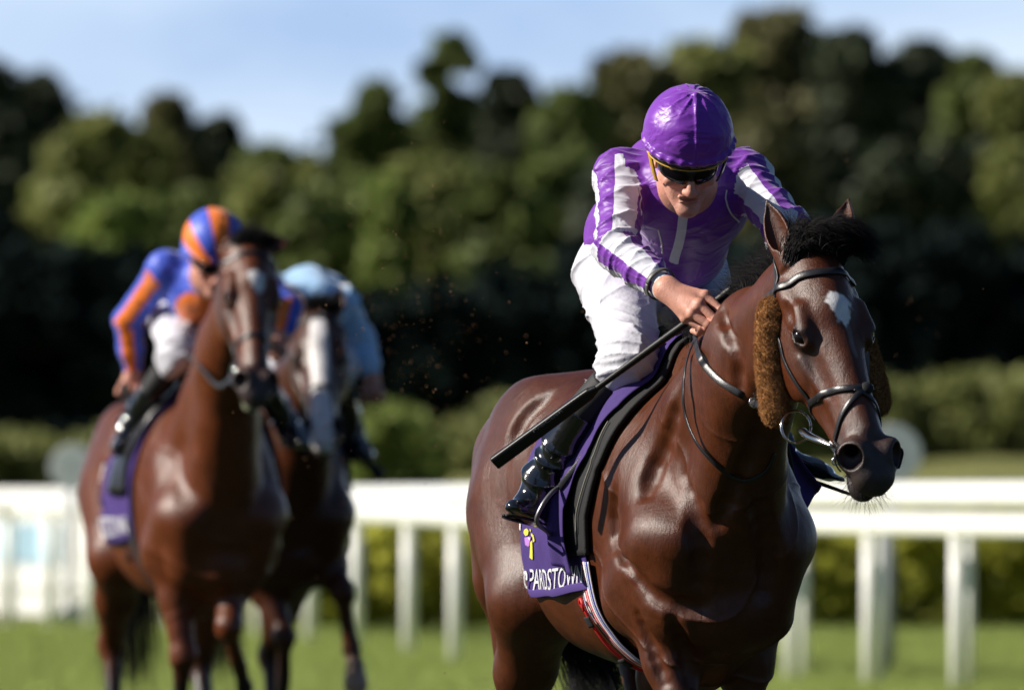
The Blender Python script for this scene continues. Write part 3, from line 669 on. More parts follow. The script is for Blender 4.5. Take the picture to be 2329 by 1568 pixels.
    # sheepskin cheek rolls
    for q in (-1, 1):
        if q < 0: A = [Hd(.07, -.125, -.108), Hd(.17, -.20, -.114), Hd(.285, -.265, -.112)]
        else: A = [Hd(.14, -.12, .098), Hd(.23, -.13, .108), Hd(.345, -.15, .112)]
        Q = Sdf(); P = catmull(A, 12)
        for i in range(11): Q.u(cap_(P[i], P[i+1], .035, .035), .01)
        Q.d(lambda X: .0022*wob(X, 150, 2)+.002*wob(X, 260, 5))
        V, F = Q.mesh(P.min(0)-.05, P.max(0)+.05, .004); o = mk('sheepskin_roll', V, F, M['fleece'], br)
        V2, F2 = fur(V, F, Q, 14000, .0075, .0007, H.f*.25, .45); mk('wool', V2, F2, M['fleece'], o)
    # rein from the hand through the ring to the bit; hanging neck strap
    rn = empty('reins', W(1650, 850, 29.9), 'black leather reins running from the bare hand to the bit of the leading horse', 'reins')
    P = pk([(1612, 835), (1645, 868), (1684, 893), (1716, 910)])+S.grad(pk([(1612, 835), (1645, 868), (1684, 893), (1716, 910)]))*.008
    P00 = pk([(1590, 772), (1597, 802)]); P = np.vstack([P00+S.grad(P00)*.012, P]); path = np.vstack([W(1588, 746, 29.925), P, Hd(.27, -.30, -.085), Hd(.318, -.268, -.085)]); C_ = catmull(path, 70)
    V, F = ribbon(C_, np.tile(np.array([-.5, -.85, .15]), (70, 1)), .018, .004); mk('rein', V, F, M['leather'], rn)
    V, F = ribbon(catmull([W(1790, 745, 29.93), H.B(.55, .14, 1.50), Hd(.20, -.33, .10), Hd(.318, -.268, .085)], 50), np.tile(np.array([.5, -.85, .15]), (50, 1)), .016, .004); mk('rein', V, F, M['leather'], rn)
    c = P[5]; V, F = tube(c+np.array([[cos(t)*.012, -.006+.006*cos(t), sin(t)*.013] for t in np.linspace(0, 2*pi, 20)]), .0022, 6); mk('martingale_ring', V, F, M['steel'], rn)
    ns = empty('neck_strap', W(1600, 1010, 29.9), 'thin dark neck strap looped round the base of the leading neck', 'strap')
    L1 = [(1580, 775), (1571, 830), (1570, 890), (1578, 945), (1597, 1003), (1628, 1050), (1665, 1082), (1705, 1090), (1742, 1068), (1760, 1030)]
    P = pk(L1); G = S.grad(P, e=.01); sag = np.array([.004, .014, .022, .024, .018, .010, .006, .004, .003, .003]); V, F = ribbon(catmull(P+G*sag[:, None], 80), catmull(G, 80), .011, .004); mk('strap', V, F, M['leather'], ns)
tack_main(H1)
# ------------------------------------------------------------------ mane, forelock, whiskers, tail of the leading horse
def hair_main(H):
    S = H.S; n = 5200; t = rng.random(n)
    cr = catmull([H.Hd(-.06, -.045), H.Hd(-.10, -.13)*.62+H.B(.2, 0, 1.56)*.38, H.B(.16, 0, 1.56), H.B(.02, 0, 1.58)], 60)
    R = cr[(t*59).astype(int)]+rng.normal(size=(n, 3))*.010; R, G = S.project(R+np.array([0, 0, .05]), 0)
    up = np.array([0, 0, 1.]); L = (.035+.045*rng.random((n, 1)))*(1-.3*np.abs(t[:, None]-.4)); clump = np.sin(t*90+rng.normal()*2)[:, None]
    tip = R+L*nrm(up*.75-H.l*.35*(1+.5*clump)-H.h*(.55+.25*clump)+rng.normal(size=(n, 3))*.28)*1.35; mid = R+up*L*.75-H.h*.1*L
    V, F = strands(R, tip, mid, .00075, 6); mk('mane', V, F, M['hair'], H.root)
    n = 6500; a = rng.random(n); R = H.Hd(-.03, -.03)+H.s*(rng.normal(size=(n, 1))*.034+.012)-H.f*(rng.random((n, 1))-.6)*.06; R, G = S.project(R, 0)
    q = rng.random((n, 1)); ph = rng.random((n, 1)); clump = np.floor(ph*26)/26
    R = R+0; out = nrm(H.s*(.25+1.1*clump)+H.n*(.35*np.sin(clump*19)+.30)+up*(.55-.75*clump)+rng.normal(size=(n, 3))*.20)
    L = .045+.04*q+.03*clump; tip = R+out*L+H.s*.015*q; mid = R+up*(.050+.035*q)+out*L*.3
    V, F = strands(R, tip, mid, .0009, 6); mk('forelock', V, F, M['hair'], H.root)
    n = 2500; th = rng.random(n)*2*pi; R = H.Hd(-.035, -.02, .012)+rng.normal(size=(n, 3))*np.array([.026, .02, .012])
    tip = R+np.stack([.045*np.cos(th)+.025, .03*np.sin(th), .01+.035*rng.random(n)], 1); mid = R+np.array([.0, 0, .052])+rng.normal(size=(n, 3))*.012
    V, F = strands(R, tip, mid, .001, 6); mk('forelock', V, F, M['hair'], H.root)
    n = 240; R = H.Hd(.60, -.14)+H.f*rng.uniform(-.04, .04, (n, 1))+H.s*rng.uniform(-.04, .05, (n, 1))+H.n*rng.uniform(-.03, .04, (n, 1)); R, G = S.project(R, 0)
    d = nrm(G+H.f*.5+rng.normal(size=(n, 3))*.35); L = .025+.04*rng.random((n, 1)); tip = R+d*L+np.array([0, 0, -.014])*rng.random((n, 1)); V, F = strands(R, tip, R+d*L*.6, .00042, 4); mk('whiskers', V, F, M['hair'], H.root)
    n = 1600; dock = H.B(-1.33, 0, 1.36); c1 = H.B(-1.62, .06, 1.02); c2 = W(1330, 1490, 32.25); c3 = W(1400, 1640, 32.2); k = catmull([dock, c1, c2, c3], 40)
    mb = MB(); V_, F_ = [], []; off = rng.normal(size=(n, 3)); st = rng.random(n)*.3; base = 0
    for i in range(0, 3):
        pass
    u = np.linspace(0, 1, 14); K = catmull([dock, c1, c2, c3], 14)
    C = K[None]+off[:, None]*(.012+.055*u**1.2)[None, :, None]*np.array([1, .7, .5])+.012*np.sin(u[None, :, None]*9+off[:, None]*3)
    T = nrm(np.gradient(C, axis=1)); U = nrm(np.cross(T, np.array([.3, 1, .1]))); Wv = np.cross(T, U); rr = .0011*(1-.8*u)[None, :, None]
    V = np.stack([C+rr*(cos(a_)*U+sin(a_)*Wv) for a_ in (0, 2.094, 4.189)], 2); b = (np.arange(n)[:, None, None]*14+np.arange(13)[None, :, None])*3; kk = np.arange(3)[None, None]; k2 = (kk+1) % 3
    F = np.stack([b+kk, b+k2, b+3+k2, b+3+kk], -1).reshape(-1, 4); mk('tail', V.reshape(-1, 3), F, M['hair'], H.root)
hair_main(H1)
# ------------------------------------------------------------------ riders
def silk(name, c1, c2, attr='st', b1=.013, b2=.0005, rough=.47):
    m, nt, b = new_mat(name); L = nt.links; a = N(nt, 'ShaderNodeAttribute', attribute_name=attr)
    tc = N(nt, 'ShaderNodeTexCoord'); nz = N(nt, 'ShaderNodeTexNoise', i_Scale=35.0, i_Detail=2.0); L.new(tc.outputs['Object'], nz.inputs['Vector'])
    ad = N(nt, 'ShaderNodeMath', operation='MULTIPLY_ADD', i_1=.10, i_2=-.05); L.new(nz.outputs[0], ad.inputs[0])
    sm_ = N(nt, 'ShaderNodeMath', operation='ADD'); L.new(ad.outputs[0], sm_.inputs[0]); L.new(a.outputs['Fac'], sm_.inputs[1])
    gt = N(nt, 'ShaderNodeMath', operation='GREATER_THAN', i_1=0.0); L.new(sm_.outputs[0], gt.inputs[0])
    mx = N(nt, 'ShaderNodeMix', data_type='RGBA'); L.new(gt.outputs[0], mx.inputs[0]); mx.inputs[6].default_value = (*c1, 1); mx.inputs[7].default_value = (*c2, 1)
    L.new(mx.outputs[2], b.inputs['Base Color']); b.inputs['Roughness'].default_value = rough; b.inputs['Specular IOR Level'].default_value = .42; b.inputs['Sheen Weight'].default_value = .25
    mp = N(nt, 'ShaderNodeMapping'); mp.inputs['Scale'].default_value = (1, 1, 1.7); mp.inputs['Rotation'].default_value = (.5, .7, .2); L.new(tc.outputs['Object'], mp.inputs[0])
    n2 = N(nt, 'ShaderNodeTexNoise', i_Scale=10.0, i_Detail=2.5, i_Roughness=.45, i_Distortion=1.4); L.new(mp.outputs[0], n2.inputs['Vector'])
    bp = N(nt, 'ShaderNodeBump', i_Strength=.8, i_Distance=b1); L.new(n2.outputs[0], bp.inputs['Height'])
    n3 = N(nt, 'ShaderNodeTexNoise', i_Scale=70.0, i_Detail=3.0); L.new(mp.outputs[0], n3.inputs['Vector']); b3 = N(nt, 'ShaderNodeBump', i_Strength=.5, i_Distance=b2); L.new(n3.outputs[0], b3.inputs['Height']); L.new(bp.outputs[0], b3.inputs['Normal'])
    L.new(b3.outputs[0], b.inputs['Normal']); return m
def ridge(P, ax, f, w, seed, amp):                             # cloth creases: sharp crests across an axis
    t = P @ nrm(ax); return -amp*(1-np.abs(np.sin(t*f+w*wob(P, 11, seed)+seed)))**2
def near_line(V, pts):
    best = np.full(len(V), 9.0); tt = np.zeros(len(V)); seg = np.zeros(len(V), int); R = np.zeros_like(V)
    for i in range(len(pts)-1):
        a, b = np.asarray(pts[i]), np.asarray(pts[i+1]); ab = b-a; t = np.clip(((V-a) @ ab)/(ab @ ab), 0, 1); d = V-a-t[:, None]*ab; D = np.linalg.norm(d, axis=1)
        k = D < best; best[k] = D[k]; tt[k] = t[k]+i; seg[k] = i; R[k] = d[k]
    return best, tt, seg, R
M['skin'] = mat('skin', (.50, .235, .17), rough=.52, sss=.03, bump=.0012, bscale=150, var=.16, vscale=45, attr='col')
M['breeches'] = mat('white breeches', (.62, .62, .68), rough=.6, bump=.008, bscale=11, var=.03, vscale=10, bdetail=4)
M['patent'] = mat('black patent boot', (.006, .006, .008), rough=.10, spec=.8, coat=1, bump=.0022, bscale=34)
M['gaiter'] = mat('black knit gaiter', (.012, .012, .013), rough=.7, bump=.0004, bscale=400)
M['lens'] = mat('dark goggle lens', (.003, .002, .004), rough=.12, spec=.25)
M['goggle_frame'] = mat('black goggle frame', (.01, .01, .011), rough=.25)
M['helmet'] = mat('black helmet shell', (.012, .012, .010), rough=.4)
M['yellow_trim'] = mat('yellow trim', (.62, .36, .03), rough=.5)
M['undershirt'] = mat('white undershirt', (.75, .73, .72), rough=.7)
M['rubber'] = mat('black rubber', (.008, .008, .008), rough=.5, spec=.3, bump=.0004, bscale=200)
M['grey_band'] = mat('grey wrist band', (.09, .09, .085), rough=.45)
def head_frame(C, yaw, pitch, roll=0):
    g = np.array([sin(yaw)*cos(pitch), -cos(yaw)*cos(pitch), -sin(pitch)]); r = nrm(np.array([cos(yaw), sin(yaw), 0])+np.array([0, 0, roll])); r = nrm(r-g*(r @ g)); u = np.cross(r, g); u = u if u[2] > 0 else -u
    return np.asarray(C, float), r, u, g
def sculpt_head(S, fr, k=1.0):
    C, r, u, g = fr; P = lambda a, b, c: C+(a*r+b*u+c*g)*k; ax = [r, u, g]; E = lambda c, q, kk=.01, A=ax: S.u(ell(P(*c), np.array(q)*k, A), kk)
    E((0, .035, -.012), (.076, .098, .094), .02); E((0, -.035, .032), (.054, .082, .060), .03)
    for q in (-1, 1):
        S.u(cap_(P(q*.050, -.055, .005), P(q*.014, -.114, .072), .019*k, .015*k), .025)
        E((q*.048, -.028, .068), (.020, .016, .014), .02); S.s_(ell(P(q*.040, -.068, .086), (.016*k, .024*k, .012*k), ax), .02)
        S.s_(ell(P(q*.032, .004, .098), (.020*k, .013*k, .012*k), ax), .012); E((q*.032, .003, .079), (.014, .012, .012), .006)
        S.u(cap_(P(q*.012, .020, .093), P(q*.048, .018, .080), .008*k, .007*k), .012)
        E((q*.0135, -.042, .104), (.0095, .009, .011), .006); S.s_(ell(P(q*.0075, -.0495, .110), (.0038*k, .003*k, .005*k), ax), .003)
        E((q*.080, -.004, -.008), (.009, .030, .018), .006); S.s_(ell(P(q*.090, -.002, -.002), (.006*k, .018*k, .009*k), ax), .006)
        S.s_(cap_(P(q*.022, -.045, .100), P(q*.036, -.074, .086), .0018*k, .0018*k), .010)
    S.u(cap_(P(0, .010, .092), P(0, -.034, .116), .0075*k, .0115*k), .012); E((0, -.040, .115), (.0115, .010, .011), .008)
    S.u(cap_(P(0, -.108, .076), P(0, -.114, .072), .021*k, .018*k), .02)
    S.u(cap_(P(-.024, -.064, .091), P(.024, -.061, .091), .0065*k, .0060*k), .012); S.u(cap_(P(-.020, -.0775, .090), P(.020, -.0755, .091), .0065*k, .0065*k), .010)
    S.s_(cap_(P(-.034, -.074, .092), P(.030, -.0675, .094), .0026*k, .0024*k), .006)
    S.s_(cap_(P(-.014, -.090, .098), P(.014, -.090, .098), .004*k, .004*k), .012)
    S.s_(cap_(P(-.036, -.058, .096), P(-.031, -.082, .092), .0022*k, .0022*k), .006)
    return P
def hand(S, wr, mcp, pip, dip, tip, th, rr=1.0):
    fing = [.0122, .0126, .0120, .0110]
    for i in range(4):
        S.u(cap_(wr, mcp[i], .022*rr, .0130*rr), .022)
        q = fing[i]*rr; S.u(ell(mcp[i], (q*1.12,)*3), .006)
        S.u(cap_(mcp[i], pip[i], q, q*.90), .0035); S.u(ell(pip[i], (q*.98,)*3), .003); S.u(cap_(pip[i], dip[i], q*.90, q*.82), .003); S.u(cap_(dip[i], tip[i], q*.82, q*.70), .003)
    for a, b, c, d in zip(th[:-1], th[1:], (.015, .0115), (.0115, .009)): S.u(cap_(a, b, c*rr, d*rr), .006)
def skin_colors(V, fr, k=1.0):
    C, r, u, g = fr; q = (V-C)/k; a, b, c = q @ r, q @ u, q @ g
    col = np.tile(np.array([.60, .285, .205]), (len(V), 1)); col *= (1+.07*wob(V, 60, 1)[:, None])
    def mixin(w, t): nonlocal col; w = np.clip(w, 0, 1)[:, None]; col = col*(1-w)+np.array(t)*w
    mixin(.8*np.exp(-((a/.020)**2+((b+.070)/.0095)**2))*(c > .07), (.42, .12, .10))
    mixin(.35*np.exp(-((a/.05)**2+((b+.085)/.028)**2))*(c > .03), (.33, .19, .15))
    mixin(.5*np.exp(-((a/.022)**2+((b+.040)/.014)**2))*(c > .08), (.56, .20, .15)); mixin(.3*np.exp(-(((np.abs(a)-.045)/.02)**2+((b+.03)/.02)**2))*(c > .03), (.56, .20, .15))
    return col
def rider(J, vox, label, c, detail=True, k=1.0, group=None):
    """J: world joints (R = the side seen on the left of the picture); c: materials and colours"""
    hw = J['pelvis']; root = empty('person', hw, label, 'person'); fr = J['head']; C, r, u, g = fr; P = lambda a, b, cc: C+(a*r+b*u+cc*g)*k
    # body: head, neck, trunk, arms and hands in one surface
    S = Sdf(); sculpt_head(S, fr, k)
    S.u(cap_(P(0, -.02, -.05), J['neck'], .047*k, .055*k), .02); S.chain([J['neck'], J['chest'], J['belly'], J['pelvis']], [.08, .10, .09, .10], .05)
    for q in 'RL':
        S.chain([J['sh'+q], J['el'+q], J['wr'+q]], [.045, .038, .026*k], .02)
        hnd = J['hand'+q]; S.u(cap_(J['el'+q]*.25+J['wr'+q]*.75, J['wr'+q], .029*k, .0255*k), .015); hand(S, *hnd)
        S.chain([J['pelvis'], J['hip'+q], J['knee'+q], J['ank'+q]], [.10, .085, .045, .035], .03)
    pts = np.array([J['wrR'], J['wrL'], C, J['pelvis'], J['ankR'], J['ankL'], J['kneeR'], J['kneeL'], J['shR'], J['shL'], J['elR'], J['elL']]); lo, hi = pts.min(0)-.16, pts.max(0)+.16
    V, F = S.mesh(lo, hi, vox*.78); mk('body', V, F, M['skin'], root, attrs={'col': skin_colors(V, fr, k)})
    # silks
    Q = Sdf(); ch, be, pv = J['chest'], J['belly'], J['pelvis']; ax = nrm(J['pelvis']-J['chest']); sx = nrm(J['shL']-J['shR']); sz = nrm(np.cross(sx, ax))
    Q.u(ell(ch, (J['shw']*.88, .165*k, .14*k), [sx, ax, sz]), .05); Q.u(ell(be, (.125*k, .17*k, .125*k), [sx, ax, sz]), .07)
    Q.u(cap_(J['neck']*.72+P(0, -.03, -.06)*.28, ch*.5+J['neck']*.5, .060*k, .095*k), .04); Q.u(cap_(J['back'], J['waist'], .115*k, .125*k), .08); Q.u(cap_(be, J['waist'], .10*k, .13*k), .07)
    for q in 'RL':
        sh, el, wr = J['sh'+q], J['el'+q], J['wr'+q]; w2 = wr*.93+el*.07
        Q.u(cap_(sh, el, .064*k, .056*k), .035); Q.u(cap_(el, wr*.55+el*.45, .057*k, .049*k), .02); Q.u(cap_(wr*.55+el*.45, w2, .049*k, .0355*k), .02); Q.u(cap_(sh, ch, .065*k, .10*k), .05)
    armpts = {q: [J['sh'+q], J['el'+q], J['wr'+q]] for q in 'RL'}
    def folds(X):
        o = np.zeros(len(X))
        for q in 'RL':
            a, b, w_ = armpts[q]; d, t, sg, R = near_line(X, armpts[q]); on = sm(-d, -.10*k, -.075*k); ax1 = nrm(b-a); ax2 = nrm(w_-b)
            s_ = np.where(sg == 0, (X-a) @ ax1, (X-b) @ ax2+np.linalg.norm(b-a)); ang = R @ nrm(np.cross(ax1, [0, 1, .2]))/.05
            f1 = (1-np.abs(np.sin(s_*46+1.3*wob(X, 14, 3)+1.1*ang)))**2; f2 = (1-np.abs(np.sin(s_*75+1.7*wob(X, 19, 5)-.9*ang)))**2
            o += c.get('fold', 1.0)*on*(-.0085*f1*k*(.5+.5*np.exp(-((t-1)/.45)**2)+.25)-.004*f2*k+.0035)
        o += -.006*k*(1-np.abs(np.sin((X-ch) @ nrm(ax+.6*sx)*38+2.2*wob(X, 8, 2))))**3*sm(-(X-ch) @ sz*-1, -1, 1)
        return o
    Q.d(folds); Q.s_(cap_(P(0, -.02, 0), P(0, .06, 0), .088*k, .10*k), .01)
    V, F = Q.mesh(lo-.02, hi+.02, vox)
    # stripe value: > 0 is the second colour
    st = np.full(len(V), -1.0); best = np.full(len(V), 9.0)
    for q in 'RL':
        d, t, sg, R = near_line(V, armpts[q]); a, b, w_ = armpts[q]; ref = J.get('ref'+q, np.array([0, -1., 0])); on = (d < .105*k) & (((V-a) @ nrm(b-a) > c.get('cut'+q, .0)) | (sg > 0))
        A = np.where(sg[:, None] == 0, nrm(b-a)[None], nrm(w_-b)[None]); e1 = nrm(ref-A*(A @ ref)[:, None]); e2 = np.cross(A, e1); th = np.arctan2((R*e2).sum(1), (R*e1).sum(1))
        v = np.sin(th*c.get('ns', 3)+c.get('ph'+q, 0.0))+c.get('bias', 0); dt = np.linalg.norm(V-ch, axis=1)
        inw = nrm(J['sh'+('L' if q == 'R' else 'R')]-a); on &= ((V-a) @ inw < .048*k) | ((sg == 1) & (d < .066*k)); on &= (d < .072*k) | (((V-a) @ inw < .0) & (sg == 0) & (d < .084*k)); st[on] = v[on]
    qn = V-J['neck']; lat = qn @ sx-c.get('plx', 0)*1.0; fr_ = (qn @ sz); front = (V-ch) @ J.get('front', np.array([0, -1., -.3]))
    st = np.where((st == -1.0) & (np.abs(lat-np.interp(V[:, 2], [J['belly'][2]-.1, J['neck'][2]], [c.get('pl0', 0), c.get('pl1', 0)])) < c.get('plw', .0)*1.6) & (front > 0), (c.get('plw', .0)-np.abs(lat-np.interp(V[:, 2], [J['belly'][2]-.1, J['neck'][2]], [c.get('pl0', 0), c.get('pl1', 0)])))/max(c.get('plw', .0), 1e-3)*1.5, st)
    if 'spot' in c: dd = np.linalg.norm((V-c['spot'][0]), axis=1); st = np.where(dd < c['spot'][1], 1.0, st)
    mk('silk_jacket', V, F, c['silk'], root, attrs={'st': st})
    # breeches
    B_ = Sdf(); B_.u(ell(J['pelvis'], (.150*k, .155*k, .145*k), [sx, ax, sz]), .03)
    for q in 'RL':
        hp, kn, an = J['hip'+q], J['knee'+q], J['ank'+q]; m1 = kn*.86+an*.14
        B_.u(cap_(hp, kn, .108*k, .068*k), .06); B_.u(cap_(kn, m1, .067*k, .055*k), .03)
    def bf(X):
        o = np.zeros(len(X))
        for q in 'RL':
            kn, hp, an = J['knee'+q], J['hip'+q], J['ank'+q]; d = np.linalg.norm(X-kn, axis=1); a_ = nrm(an-hp)
            o += -.010*k*np.exp(-(d/(.15*k))**2)*(1-np.abs(np.sin((X @ a_)*75+2.0*wob(X, 13, 6))))**2
            o += -.0065*k*(1-np.abs(np.sin((X @ nrm(a_+np.array([.8, .3, 0])))*34+2.4*wob(X, 7, 8))))**3
        return o
    B_.d(bf)
    V, F = B_.mesh(lo, hi, vox); mk('breeches', V, F, c['breeches'], root)
    # cap over the helmet
    Hc = Sdf(); hc = P(0, .072, -.012); rx = np.array([.119, .122, .134])*k
    Hc.u(ell(hc, rx, [r, u, g]), .01); bt = P(.016, .19, -.0)
    def pleat(X):
        q = (X-hc)/k; a, b, cc = q @ r, q @ u, q @ g; ph = np.arctan2(a-.010, cc); rad = np.hypot(a-.010, cc); w = sm(b, .02, .09)*sm(rad, .003, .03)*sm(-rad, -.105, -.05)
        o = -.0045*k*w*(1-np.abs(np.sin(ph*6+1.6*wob(X, 22, 3)+rad*8)))**2-.0026*k*(1-np.abs(np.sin(b*52+2*wob(X, 13, 1))))**3*sm(-b, -.01, .03)
        o += -.0035*k*np.exp(-((a-.006)/.004)**2)*sm(cc, 0, .03) if detail else 0*a
        return o+.0016*k*wob(X, 28, 9)
    Hc.d(pleat); Hc.u(cap_(P(.012, .186, .0), P(.012, .196, .004), .010*k, .006*k), .012)
    # peak of silk: flattened roll round the front
    pk_ = [P(.117*sin(t)*1.0, .060-.006*cos(t), .117*cos(t)+.004) for t in np.linspace(-1.75, 1.75, 15)]
    nl = u*.985+g*.0; cut = P(0, .048, 0); Hc.i(lambda X: -((X-cut) @ nrm(u-.02*g)), .006)
    for i in range(14): Hc.u(cap_(pk_[i], pk_[i+1], .0075*k, .0075*k), .008)
    V, F = Hc.mesh(C-.19*k, C+.24*k, vox*.8)
    q = (V-hc)/k; sv = c['capfn'](q @ r, q @ u, q @ g) if 'capfn' in c else np.full(len(V), -1.0)
    hl = mk('helmet_cap', V, F, c['cap'], root, attrs={'st': sv})
    if detail:
        Hs = Sdf(); Hs.u(ell(P(0, .05, -.01), np.array([.108, .12, .118])*k, [r, u, g]), .01); Hs.i(lambda X: -((X-P(0, .026, .09)) @ nrm(u-.02*g)), .004); Hs.i(lambda X: ((X-P(0, .070, .0)) @ u), .004); Hs.s_(ell(P(0, .0, -.02), np.array([.082, .10, .105])*k, [r, u, g]), .004)
        V, F = Hs.mesh(C-.16*k, C+.2*k, .004); mk('helmet_shell', V, F, M['helmet'], hl)
        tr = np.array([P(.1085*sin(t), .024+.004*sin(t)**2, .108*cos(t)-.002) for t in np.linspace(-1.45, 1.45, 60)]); V, F = tube(tr, .0020*k, 6); mk('trim', V, F, M['yellow_trim'], hl)
        for q in (-1, 1):
            sp = catmull([P(q*.104, .034, .020), P(q*.096, .002, .028), P(q*.088, -.028, .030), P(q*.080, -.052, .026)], 20); nn2 = np.tile(q*r*.8+g*.5, (20, 1)); V, F = ribbon(sp, nn2, .015, .005)
            mk('chin_strap', V, F, M['yellow_trim'] if q < 0 else M['goggle_frame'], hl)
        try:
            TV, TF = text_poly('UOF', .014*k); TV[:, 0] -= TV[:, 0].max()/2; th = TV[:, 0]/.108+.10; pz = np.array([P(.1105*sin(t), .032+y, .1105*cos(t)+.0) for t, y in zip(th, TV[:, 1])]); mk('lettering', pz, TF, mat('faded gold print', (.30, .26, .15), rough=.5), hl, smooth=False)
        except Exception as e_: print('txt', e_)
    # goggles
    G_ = Sdf(); G_.u(ell(P(0, .0, .012), np.array([.079, .060, .100])*k, [r, u, g]), .005); G_.s_(ell(P(0, .0, .008), np.array([.074, .058, .094])*k, [r, u, g]), .002)
    G_.i(lambda X: np.abs((X-P(0, .004, 0)) @ u)-.024*k, .008); G_.i(lambda X: -((X-P(0, 0, .028*k)) @ g), .004); G_.s_(ell(P(0, -.030, .115), np.array([.019, .026, .03])*k, [r, u, g]), .006)
    V, F = G_.mesh(C-.13*k, C+.16*k, .0032*max(k, 1)); gg_ = mk('goggles', V, F, M['lens'], root)
    if detail:
        G2 = Sdf(); G2.u(ell(P(0, .0, .012), np.array([.0815, .061, .1025])*k, [r, u, g]), .005); G2.s_(ell(P(0, .0, .008), np.array([.075, .060, .0945])*k, [r, u, g]), .002)
        G2.i(lambda X: np.abs((X-P(0, .004, 0)) @ u)-.027*k, .008); G2.i(lambda X: -((X-P(0, 0, .026*k)) @ g), .004); G2.s_(ell(P(0, -.030, .115), np.array([.017, .024, .03])*k, [r, u, g]), .006)
        for q in (-1, 1): G2.s_(ell(P(q*.040, .003, .095), np.array([.034, .0195, .06])*k, [r, u, g]), .008)
        V, F = G2.mesh(C-.13*k, C+.16*k, .0026); mk('frame', V, F, M['goggle_frame'], gg_)
    for q in (-1, 1):
        sp = catmull([P(q*.078, .006, .030), P(q*.089, .010, -.005), P(q*.100, .014, -.05)], 12); V, F = ribbon(sp, np.tile(q*r, (12, 1)), .018, .003); mk('strap', V, F, M['goggle_frame'], gg_)
    # legs: gaiter and boot
    for q in 'RL':
        kn, an = J['knee'+q], J['ank'+q]; ct = J['calf'+q]; heel, toe = J['heel'+q], J['toe'+q]; la = nrm(an-kn); s0 = kn*.78+an*.22
        Gt = Sdf(); Gt.u(cap_(s0, ct, .0535*k, .0455*k), .01); Gt.i(lambda X: np.maximum(-((X-s0) @ la), (X-ct) @ la-.01), .004); V, F = Gt.mesh(np.minimum(s0, ct)-.09, np.maximum(s0, ct)+.09, vox); gt = mk('gaiter', V, F, c.get('gaiter', M['gaiter']), root)
        if q == 'R' and detail: J['_g'] = (Gt, gt)
        Bt = Sdf(); Bt.chain([ct, ct*.5+an*.5, an], np.array([.049, .047, .043])*k, .03); fs = k*c.get('foot'+q, 1.0); Bt.chain([an, heel], [.042*k, .034*fs], .03)
        fd = nrm(toe-heel); Bt.chain([heel, heel*.35+toe*.65, toe], np.array([.034, .042, .026])*fs, .03); Bt.chain([an*.9+toe*.1, heel*.35+toe*.65], [.045*fs, .038*fs], .03)
        # flatten the sole
        sn = J['sole'+q]; mid_ = heel*.4+toe*.6; Bt.i(lambda X: (X-mid_) @ sn-.022*fs, .012); Bt.i(lambda X: -((X-ct) @ la+.004), .003)
        def bw(X, an=an, la=la, ct=ct): s_ = (X-an) @ la; return -.013*k*np.exp(-((s_+.045)/.075)**2)*(1-np.abs(np.sin(s_*62+1.3*wob(X, 17, 3)+(X[:, 0]-an[0])*18)))**1.3+.004*k*np.exp(-((s_+.04)/.08)**2)
        Bt.d(bw); lo_, hi_ = np.min([ct, an, heel, toe], 0)-.08, np.max([ct, an, heel, toe], 0)+.08; V, F = Bt.mesh(lo_, hi_, vox*.8); bt_ = mk('boot', V, F, M['patent'], root)
        V, F = tube(np.array([mid_+sn*.024*k+nrm(np.cross(sn, fd))*.036*k*sin(t)*(.8+.2*cos(t))+fd*cos(t)*np.linalg.norm(toe-heel)*.60 for t in np.linspace(0, 2*pi, 40)]), .0045*k, 6); mk('welt', V, F, M['rubber'], bt_)
    J['silkS'] = Q; J['root'] = root
    return root
# joints of the leading rider
def hand_pts(dy=0):
    Y = 29.93
    wr = W(1516, 657, Y+.05)
    mcp = [W(1604, 671, Y), W(1590, 692, Y-.025), W(1573, 712, Y-.025), W(1558, 724, Y)]
    pip = [W(1638, 704, Y-.02), W(1626, 726, Y-.04), W(1610, 738, Y-.04), W(1594, 745, Y-.015)]
    dip = [W(1633, 722, Y+.015), W(1617, 742, Y-.005), W(1602, 752, Y-.005), W(1588, 756, Y+.01)]
    tip = [W(1615, 722, Y+.035), W(1600, 738, Y+.02), W(1588, 748, Y+.02), W(1575, 752, Y+.03)]
    th = [W(1545, 668, Y+.06), W(1590, 672, Y+.065), W(1618, 690, Y+.055)]
    return wr, mcp, pip, dip, tip, th
hp = hand_pts()
far_wr = W(1800, 690, 29.98)
def mirror_hand(hp, wr2):                                        # the other fist, mirrored left to right round its wrist
    w0 = hp[0]; f = lambda p: wr2+(p-w0)*np.array([-1, 1, 1]); return (wr2, [f(p) for p in hp[1]], [f(p) for p in hp[2]], [f(p) for p in hp[3]], [f(p) for p in hp[4]], [f(p) for p in hp[5]])
